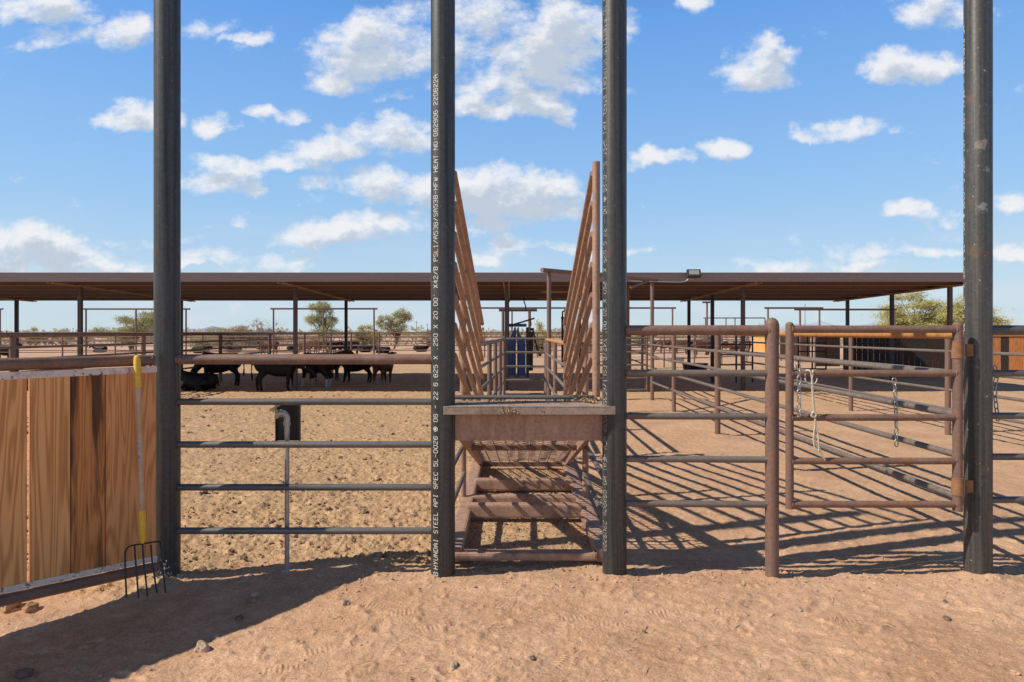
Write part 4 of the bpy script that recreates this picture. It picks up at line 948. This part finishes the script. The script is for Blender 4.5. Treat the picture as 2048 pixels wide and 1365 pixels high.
# ------------------------------------------------------------------ trees and scrub
def leafmat(name,a,b_,tr=.25):
    m,nt,b=newmat(name); oi=N(nt,'NewGeometry'); n=noise(nt,oi.outputs['Position'],1.6,4,.6)
    c=ramp(nt,n,[(.32,a),(.62,b_)])
    nt.links.new(c,b.inputs['Base Color']); b.inputs['Roughness'].default_value=.75; b.inputs['Specular IOR Level'].default_value=.2
    t=N(nt,'BsdfTranslucent'); nt.links.new(c,t.inputs[0]); mx=N(nt,'MixShader'); mx.inputs[0].default_value=tr
    nt.links.new(b.outputs[0],mx.inputs[1]); nt.links.new(t.outputs[0],mx.inputs[2]); nt.links.new(mx.outputs[0],nt.nodes['Material Output'].inputs[0]); return m
LF={'olive':leafmat('olive mesquite leaves',(.26,.26,.11),(.50,.46,.22)),'grey':leafmat('grey green leaves',(.38,.36,.20),(.62,.57,.36)),
    'yellow':leafmat('yellow green leaves',(.32,.29,.09),(.58,.51,.21)),'dry':leafmat('dry straw brush',(.28,.21,.13),(.48,.38,.25)),'palo':leafmat('dull green fronds',(.34,.36,.17),(.60,.58,.31))}
def tree(name,label,cat,X,Y,H,W,leaves,leaf,lsize,group=None,shape=None,nclump=46,seed=1,lean=0,stems=3,fluff=.085,twigs=5,drooping=0):
    """limbs run from the foot to leaf clumps spread through the crown; leaves are small blades round each clump"""
    rr=random.Random(seed); tw=MB(); cr=MB(); cl=[]
    shape=shape or [(0,.62,.46,.36,1),(-.22,.42,.26,.26,.5),(.24,.45,.26,.28,.5)]
    ws=[e[4] for e in shape]
    while len(cl)<nclump:
        e=rr.choices(shape,ws)[0]
        v_=Vector((rr.gauss(0,1),rr.gauss(0,1),rr.gauss(0,1))).normalized()*(rr.random()**.45)
        q=Vector((X+(e[0]+v_.x*e[2])*W,Y+v_.y*e[2]*W*.8,(e[1]+v_.z*e[3])*H))
        if q.z<.05*H: continue
        cl.append(q)
    st_=[]
    for i in range(stems):
        a=rr.uniform(0,6.3); b0=Vector((X+rr.gauss(0,.06)*W*.4,Y+rr.gauss(0,.05),-.05)); top=Vector((X+math.cos(a)*W*.10+lean*W*.3,Y+math.sin(a)*W*.08,H*rr.uniform(.30,.42)))
        md=b0.lerp(top,.5)+Vector((rr.gauss(0,.03)*W,0,0)); tw.tube([b0,md,top],H*.02,7,False,[H*.026,H*.020,H*.013]); st_.append((b0,md,top))
    for q in cl:
        b0,md,top=min(st_,key=lambda t_:(t_[2]-q).length*rr.uniform(.7,1.3)); s0=md.lerp(top,rr.uniform(.2,1)) if q.z>H*.3 else b0.lerp(md,rr.random())
        m1=s0.lerp(q,.4)+Vector((rr.gauss(0,.035)*W,rr.gauss(0,.035)*W,rr.uniform(-.01,.05)*H)); m2=s0.lerp(q,.75)+Vector((rr.gauss(0,.02)*W,rr.gauss(0,.02)*W,rr.gauss(.01,.015)*H))
        tw.tube([s0,m1,m2,q],.01,5,False,[H*.0095,H*.006,H*.0035,H*.0016])
        for _ in range(twigs):
            d=Vector((rr.gauss(0,1),rr.gauss(0,1),rr.gauss(.3,.8))).normalized()*W*fluff*rr.uniform(.7,1.6)
            tw.tube([q.lerp(m2,.3*rr.random()),q+d*.5+Vector((0,0,.01*H)),q+d],.01,3,False,[H*.0022,H*.0014,H*.0007])
    per=max(1,leaves//len(cl))
    for q in cl:
        kk=rr.uniform(.5,1.5); sx_=rr.uniform(.7,1.4)
        for _ in range(int(per*kk)):
            p=q+Vector((rr.gauss(0,W*fluff*sx_),rr.gauss(0,W*fluff),rr.gauss(0,H*fluff*.62)-drooping*abs(rr.gauss(0,.04*H))))
            if p.z<.03: continue
            u=Vector((rr.gauss(0,1),rr.gauss(0,1),rr.gauss(0,1))).normalized(); w_=u.orthogonal().normalized(); s_=lsize*rr.uniform(.5,1.3)
            cr.add([p,p+u*s_+w_*s_*.3,p+u*s_*1.9,p+u*s_-w_*s_*.3],[(0,1,2,3)])
    t=thing(name,label,cat,(X,Y,0),group); tw.build('trunk',M['bark'],t); cr.build('crown',LF[leaf],t); return t
def tr(name,label,px,Y,topy,wpx,**k):
    X=PX(px,Y); H=EYE-(topy-HZ)*Y/F; W=wpx*Y/F; return tree(name,label,'tree' if 'tree' in name else 'bush',X,Y,H,W,**k)
DOME=[(0,.5,.42,.46,1),(-.26,.34,.24,.30,.6),(.26,.36,.24,.32,.6)]
tr('mesquite_tree','big yellowish mesquite tree behind the roof end beside the scratched post',1868,40,572,235,leaves=100000,leaf='yellow',lsize=.075,seed=4,nclump=170,shape=[(0,.5,.46,.48,1),(-.28,.36,.24,.34,.7),(.26,.36,.26,.36,.7)],fluff=.045,stems=5)
tr('mesquite_tree','olive mesquite tree behind the left gate frame',262,58,618,135,leaves=15000,leaf='olive',lsize=.075,seed=11,nclump=60,fluff=.05,shape=[(.12,.62,.34,.36,1),(-.22,.40,.28,.22,.5),(.35,.7,.15,.28,.4)])
tr('paloverde_tree','tall spiky tree with drooping tiers behind the left gate frame header',643,62,604,84,leaves=9500,leaf='palo',lsize=.085,seed=9,nclump=64,stems=1,fluff=.036,twigs=9,drooping=.9,shape=[(0,.86,.30,.13,1),(-.22,.66,.26,.10,.7),(.2,.62,.28,.12,.6),(.05,.30,.40,.26,1.2)])
tr('mesquite_tree','round headed tree leaning right beyond the far fence',786,66,617,76,leaves=10000,leaf='grey',lsize=.085,seed=21,nclump=60,stems=2,lean=.5,fluff=.045,twigs=7,shape=[(-.05,.62,.40,.26,1),(.22,.80,.24,.20,.6)])
tr('mesquite_tree','bushy grey green tree left of the leaning round headed tree',732,64,642,60,leaves=7000,leaf='yellow',lsize=.085,seed=24,nclump=30,shape=DOME,fluff=.07)
tr('thorn_bush','bare twiggy bush beyond the far fence, right of the dry brush',525,54,630,105,leaves=2600,leaf='dry',lsize=.055,seed=31,nclump=70,stems=6,twigs=12,fluff=.07,shape=DOME)
tr('thorn_bush','straw coloured dry brush beyond the left pen, middle clump',470,54,642,90,leaves=9000,leaf='dry',lsize=.065,seed=33,nclump=45,stems=5,shape=DOME,fluff=.07)
tr('thorn_bush','olive dry brush just right of the plain black post',417,57,653,70,leaves=5000,leaf='olive',lsize=.07,seed=35,shape=DOME,nclump=25)
tr('thorn_bush','spreading green bush low on the horizon between the left gate frames',458,70,648,120,leaves=12000,leaf='yellow',lsize=.085,seed=61,shape=DOME,nclump=60,fluff=.05)
tr('thorn_bush','small round tree near the left edge of the horizon',72,80,652,34,leaves=5000,leaf='olive',lsize=.10,seed=37,shape=DOME,nclump=25)
tr('thorn_bush','small low bush on the horizon left of the gate frame',125,85,657,40,leaves=3500,leaf='grey',lsize=.11,seed=39,shape=DOME,nclump=18)
tr('thorn_bush','green bush beyond the blue squeeze chute',1080,46,641,46,leaves=11000,leaf='yellow',lsize=.055,seed=41,shape=DOME,nclump=40)
tr('thorn_bush','green bush behind the right side rails of the ramp',1168,48,641,44,leaves=8000,leaf='olive',lsize=.06,seed=43,shape=DOME,nclump=30)
tr('thorn_bush','twiggy bush behind the right roof column',1415,70,643,52,leaves=2500,leaf='dry',lsize=.07,seed=45,shape=DOME,nclump=40,twigs=8)
tr('thorn_bush','bush left of the domed end post top',1528,62,633,44,leaves=5000,leaf='dry',lsize=.065,seed=47,shape=DOME,nclump=30)
tr('thorn_bush','small bush on the horizon beneath the right gate frame',1668,70,643,30,leaves=5000,leaf='olive',lsize=.08,seed=49,shape=DOME,nclump=25)
tr('mesquite_tree','low tree above the plank wall at the right edge',2005,46,636,64,leaves=12000,leaf='olive',lsize=.055,seed=51,shape=DOME,nclump=45,fluff=.06)
tr('thorn_bush','small dark shrub right of the right lettered post',1290,62,646,44,leaves=3500,leaf='olive',lsize=.075,seed=53,shape=DOME,nclump=25)
tr('thorn_bush','low pale bush between the squeeze chute and the left posts',945,90,658,30,leaves=2500,leaf='dry',lsize=.10,seed=55,shape=DOME,nclump=15)
tr('thorn_bush','pale bush on the horizon right of the leaning tree',858,90,656,36,leaves=3500,leaf='dry',lsize=.10,seed=57,shape=DOME,nclump=18)
# desert scrub far off, uncountable
mb=MB(); rr=random.Random(5)
for _ in range(3800):
    Y=75*math.exp(rr.random()*2.6); X=rr.uniform(-1.1,1.1)*Y; s=rr.uniform(.25,1.0)*(1 if rr.random()<.9 else 1.9)
    for k in range(9):
        q=Vector((X+rr.gauss(0,s*.8),Y+rr.gauss(0,s*.5),abs(rr.gauss(s*.4,s*.35)))); u=Vector((rr.gauss(0,1),rr.gauss(0,1),rr.gauss(0,1)+.5)).normalized()*s*.35; w_=u.orthogonal().normalized()*s*.16
        mb.add([q-u,q+w_,q+u,q-w_],[(0,1,2,3)])
tag(mb.build('desert_scrub',LF['dry']),'low dry desert scrub stretching to the horizon','scrub',kind='stuff')
mb=MB()
for _ in range(2600):
    Y=220*math.exp(rr.random()*1.6); X=rr.uniform(-1.1,1.1)*Y; s=rr.uniform(.8,2.6)
    for k in range(6):
        q=Vector((X+rr.gauss(0,s),Y,abs(rr.gauss(s*.5,s*.4)))); u=Vector((rr.gauss(0,1),0,rr.gauss(0,1)+.5)).normalized()*s*.4; w_=Vector((u.z,0,-u.x))*.5
        mb.add([q-u,q+w_,q+u,q-w_],[(0,1,2,3)])
tag(mb.build('distant_woodland',LF['grey']),'hazy line of distant desert trees along the horizon','woodland',kind='stuff')

# power poles
for px,ty,Y,lab in ((833,643,330,'left thin power pole on the horizon'),(842,650,300,'dark short pole left of the lettered post'),(855,648,360,'right thin power pole on the horizon beside the lettered post'),(808,638,360,'tall thin power pole right of the leaning tree'),(1610,608,140,'tall slim white mast among the right gate frames')):
    X=PX(px,Y); H=EYE-(ty-HZ)*Y/F; mb=MB(); mb.tube([(X,Y,0),(X,Y,H)],.13 if Y>200 else .08,6)
    if Y>200: mb.bar((X-.9,Y,H-.5),(X+.9,Y,H-.5),.12,.12)
    tag(mb.build('power_pole',M['column'] if Y>200 else M['galv'],origin=(X,Y,0)),lab,'pole')
# mountains
def ridge(name,x0,x1,Y,prof,col):
    mb=MB(); n=160; vs=[]; fs=[]; rr=random.Random(int(x1)&255)
    for i in range(n+1):
        t=i/n; px=x0+(x1-x0)*t
        h=0
        for (c,w_,a) in prof: h+=a*max(0,1-abs((px-c)/w_))**1.3
        nzv=float(fbm(np.array([px*.09]),np.array([Y*.01]),5,70)[0]); h=h*(.25+.75*nzv)
        z=h*Y/F
        X=PX(px,Y); vs+=[(X,Y-900-z*2,-2),(X+rr.uniform(-20,20),Y-300-z*.5,z*.5*rr.uniform(.85,1.1)),(X,Y,z),(X,Y+1200,-2)]
    for i in range(n):
        for j in range(3): fs.append((4*i+j,4*i+4+j,4*i+5+j,4*i+1+j))
    mb.add(vs,fs,False)
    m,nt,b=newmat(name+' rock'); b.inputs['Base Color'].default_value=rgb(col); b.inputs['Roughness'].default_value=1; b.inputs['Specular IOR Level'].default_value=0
    b.inputs['Emission Color'].default_value=(.33,.42,.54,1); b.inputs['Emission Strength'].default_value=.62  # bluish glow stands in for distance haze, the hills emit no light
    o=mb.build(name,m); tag(o,kind='structure')
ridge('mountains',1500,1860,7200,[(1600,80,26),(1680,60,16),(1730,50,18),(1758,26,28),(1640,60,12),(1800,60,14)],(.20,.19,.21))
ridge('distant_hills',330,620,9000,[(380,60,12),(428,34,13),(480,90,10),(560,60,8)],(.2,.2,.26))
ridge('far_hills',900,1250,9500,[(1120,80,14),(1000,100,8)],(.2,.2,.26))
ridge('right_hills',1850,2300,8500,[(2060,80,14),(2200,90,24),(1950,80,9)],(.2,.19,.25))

# ------------------------------------------------------------------ sky, sun
EL,AZ=R(43),R(15)
ts=Vector((-math.cos(EL)*math.cos(AZ),-math.cos(EL)*math.sin(AZ),math.sin(EL)))
L=bpy.data.lights.new('sun','SUN'); L.energy=5.0; L.angle=R(.53); L.color=(1,.93,.80)
lo=bpy.data.objects.new('sun',L); COL.objects.link(lo); lo.rotation_euler=(-ts).to_track_quat('-Z','Y').to_euler()
W=bpy.data.worlds.new('World'); sc.world=W; W.use_nodes=True; nt=W.node_tree; nt.nodes.clear()
out=N(nt,'OutputWorld'); bg=N(nt,'Background'); nt.links.new(bg.outputs[0],out.inputs[0])
sky=N(nt,'TexSky'); sky.sky_type='NISHITA'; sky.sun_disc=False; sky.sun_elevation=EL; sky.sun_rotation=math.atan2(ts.x,ts.y)%(2*math.pi); sky.air_density=1.0; sky.dust_density=.6; sky.ozone_density=2.2; sky.altitude=400
# cloud density as a group over sky direction (u = right/forward, v = up/forward)
CL=[(740,95,150,80,1),(690,140,90,45,.9),(930,60,200,95,1),(1090,110,120,90,1),(1010,205,95,42,1),(960,150,120,60,.8),(1130,40,110,70,.9),(1180,150,60,35,.6),(90,15,120,42,.9),(115,75,70,34,.75),(255,62,56,48,.8),
 (262,240,66,38,.9),(435,247,56,34,.9),(450,368,115,46,1),(415,330,60,26,.85),(590,235,38,20,.7),(800,190,30,18,.5),(770,275,110,48,.95),(660,305,110,38,.9),(610,330,80,28,.8),
 (900,378,160,58,1.4),(1040,392,135,62,1.4),(790,375,130,38,1),(700,470,150,34,1),(840,455,150,30,1),(655,380,40,22,.5),(1085,490,90,22,.75),(985,515,80,18,.7),(1280,492,60,14,.6),
 (1520,130,66,58,.8),(1530,100,40,30,.8),(1820,120,100,46,.95),(1775,150,50,30,.7),(1870,15,115,50,.95),(1720,265,125,24,.8),(1650,275,50,16,.7),(1460,310,58,28,.85),(1285,320,44,28,.9),(1350,325,40,14,.45),
 (1840,440,75,20,.7),(2025,395,50,32,1),(1920,475,60,18,.7),(1800,505,150,20,.85),(1640,528,140,14,.75),(1990,495,70,22,.75),(30,475,150,44,1.3),(70,515,170,34,1.2),(200,535,150,24,.8),(260,485,70,14,.6),(480,520,150,24,.85),(420,540,200,14,.8),
 (410,65,50,16,.4),(480,88,40,10,.35),(460,445,30,10,.4),(1000,450,60,16,.5),(1365,8,30,22,.6),(525,228,24,10,.4),(1085,240,26,16,.5),(640,412,30,12,.4)]
gt=bpy.data.node_groups.new('cloud_density','ShaderNodeTree')
gt.interface.new_socket('Vector',in_out='INPUT',socket_type='NodeSocketVector'); gt.interface.new_socket('Density',in_out='OUTPUT',socket_type='NodeSocketFloat')
gi=gt.nodes.new('NodeGroupInput'); go=gt.nodes.new('NodeGroupOutput')
nz=N(gt,'TexNoise'); nz.noise_dimensions='2D'; nz.inputs['Scale'].default_value=5; nz.inputs['Detail'].default_value=5; nz.inputs['Roughness'].default_value=.6
gt.links.new(gi.outputs[0],nz.inputs['Vector'])
sb=N(gt,'VectorMath',operation='SUBTRACT'); sb.inputs[1].default_value=(.5,.5,.5); gt.links.new(nz.outputs['Color'],sb.inputs[0])
sl=N(gt,'VectorMath',operation='MULTIPLY_ADD'); sl.inputs[1].default_value=(.15,.09,0); gt.links.new(sb.outputs[0],sl.inputs[0]); gt.links.new(gi.outputs[0],sl.inputs[2])
prev=None
for (cx,cy,rx_,ry_,w_) in CL:
    u,v_=(cx-CX)/F,(HZ-cy)/F
    s1=N(gt,'VectorMath',operation='SUBTRACT'); s1.inputs[1].default_value=(u,v_-.22*ry_/F,0); gt.links.new(sl.outputs[0],s1.inputs[0])
    s2=N(gt,'VectorMath',operation='MULTIPLY'); s2.inputs[1].default_value=(F/rx_/1.14,F/ry_/1.20,0); gt.links.new(s1.outputs[0],s2.inputs[0])
    s2n=N(gt,'VectorMath',operation='MULTIPLY'); s2n.inputs[1].default_value=(-1,-1.75,0); gt.links.new(s2.outputs[0],s2n.inputs[0])
    s2m=N(gt,'VectorMath',operation='MAXIMUM'); gt.links.new(s2.outputs[0],s2m.inputs[0]); gt.links.new(s2n.outputs[0],s2m.inputs[1])
    s3=N(gt,'VectorMath',operation='DOT_PRODUCT'); gt.links.new(s2m.outputs[0],s3.inputs[0]); gt.links.new(s2m.outputs[0],s3.inputs[1])
    s4=N(gt,'Math',operation='MULTIPLY_ADD'); s4.inputs[1].default_value=-w_; s4.inputs[2].default_value=w_; gt.links.new(s3.outputs['Value'],s4.inputs[0])
    if prev is None: prev=s4.outputs[0]
    else:
        mx=N(gt,'Math',operation='MAXIMUM'); gt.links.new(prev,mx.inputs[0]); gt.links.new(s4.outputs[0],mx.inputs[1]); prev=mx.outputs[0]
cl0=N(gt,'Math',operation='MAXIMUM'); cl0.inputs[1].default_value=-.6; gt.links.new(prev,cl0.inputs[0])
mp=N(gt,'VectorMath',operation='MULTIPLY'); mp.inputs[1].default_value=(1,1.5,1); gt.links.new(gi.outputs[0],mp.inputs[0])
n2=N(gt,'TexNoise'); n2.noise_dimensions='2D'; n2.inputs['Scale'].default_value=11; n2.inputs['Detail'].default_value=9; n2.inputs['Roughness'].default_value=.62; gt.links.new(mp.outputs[0],n2.inputs['Vector'])
ad=N(gt,'Math',operation='MULTIPLY_ADD'); ad.inputs[1].default_value=3.6; ad.inputs[2].default_value=-1.92; gt.links.new(n2.outputs['Fac'],ad.inputs[0])
sm_=N(gt,'Math',operation='ADD'); gt.links.new(ad.outputs[0],sm_.inputs[0]); gt.links.new(cl0.outputs[0],sm_.inputs[1]); gt.links.new(sm_.outputs[0],go.inputs[0])
tc=N(nt,'TexCoord'); sep=N(nt,'SeparateXYZ'); nt.links.new(tc.outputs['Generated'],sep.inputs[0])
ay=N(nt,'Math',operation='ABSOLUTE'); nt.links.new(sep.outputs['Y'],ay.inputs[0]); ay2=N(nt,'Math',operation='MAXIMUM'); ay2.inputs[1].default_value=.05; nt.links.new(ay.outputs[0],ay2.inputs[0])
du=N(nt,'Math',operation='DIVIDE'); nt.links.new(sep.outputs['X'],du.inputs[0]); nt.links.new(ay2.outputs[0],du.inputs[1])
dv=N(nt,'Math',operation='DIVIDE'); nt.links.new(sep.outputs['Z'],dv.inputs[0]); nt.links.new(ay2.outputs[0],dv.inputs[1])
cb=N(nt,'CombineXYZ'); nt.links.new(du.outputs[0],cb.inputs[0]); nt.links.new(dv.outputs[0],cb.inputs[1])
g1=N(nt,'Group'); g1.node_tree=gt; nt.links.new(cb.outputs[0],g1.inputs[0])
of=N(nt,'VectorMath',operation='ADD'); of.inputs[1].default_value=(-.012,.026,0); nt.links.new(cb.outputs[0],of.inputs[0])
g2=N(nt,'Group'); g2.node_tree=gt; nt.links.new(of.outputs[0],g2.inputs[0])
def mr(nt,x,a,b,c=0,d=1,smooth=True):
    n=N(nt,'MapRange'); n.interpolation_type='SMOOTHSTEP' if smooth else 'LINEAR'; nt.links.new(x,n.inputs[0])
    for i,vv in enumerate((a,b,c,d)): n.inputs[i+1].default_value=vv
    return n.outputs[0]
alpha=mr(nt,g1.outputs[0],-.22,1.0,0,.95)
shade=mr(nt,g2.outputs[0],.0,.95,0,1)
ccol=mix(nt,shade,(8.8,8.9,9.1),(5.4,6.1,7.1))
hz1=mr(nt,sep.outputs['Z'],.0,.30,1,0)
skyc=N(nt,'HueSaturation'); skyc.inputs['Saturation'].default_value=1.18; skyc.inputs['Value'].default_value=1.0; nt.links.new(sky.outputs[0],skyc.inputs['Color'])
tint=mix(nt,hz1,(.78,1.08,1.38),(1.0,1.02,1.02))
sk1=mix(nt,1.0,skyc.outputs[0],tint,'MULTIPLY')
grad=ramp(nt,sep.outputs['Z'],[(0,(6.0,7.4,8.4)),(.08,(5.3,7.2,8.9)),(.20,(3.6,6.1,9.2)),(.43,(1.65,4.1,8.9)),(.58,(.42,.85,1.7)),(1.0,(.28,.42,.72))])
sk2=mix(nt,.82,sk1,grad)
# thin high haze streaks low in the sky
mpz=N(nt,'VectorMath',operation='MULTIPLY'); mpz.inputs[1].default_value=(2.5,18,1); nt.links.new(cb.outputs[0],mpz.inputs[0])
nh=N(nt,'TexNoise'); nh.noise_dimensions='2D'; nh.inputs['Scale'].default_value=1.2; nh.inputs['Detail'].default_value=6; nt.links.new(mpz.outputs[0],nh.inputs['Vector'])
hzf=N(nt,'Math',operation='MULTIPLY'); nt.links.new(mr(nt,nh.outputs['Fac'],.40,.72,0,.55),hzf.inputs[0]); nt.links.new(mr(nt,sep.outputs['Z'],.0,.20,1,0),hzf.inputs[1])
sk3=mix(nt,hzf.outputs[0],sk2,(7.0,7.6,8.3))
fin=mix(nt,alpha,sk3,ccol)
nt.links.new(fin,bg.inputs[0]); bg.inputs[1].default_value=.10
W.cycles.sampling_method='MANUAL'; W.cycles.sample_map_resolution=512

# ------------------------------------------------------------------ camera
cam=bpy.data.cameras.new('camera'); cam.sensor_width=36; cam.lens=F/2048*36; cam.clip_end=30000; cam.clip_start=.05
cam.shift_y=-(682.5-HZ)/2048
co_=bpy.data.objects.new('camera',cam); COL.objects.link(co_); co_.location=(0,0,EYE); co_.rotation_euler=(R(90),0,0); sc.camera=co_
sc.view_settings.view_transform='Standard'; sc.view_settings.look='None'; sc.view_settings.exposure=0
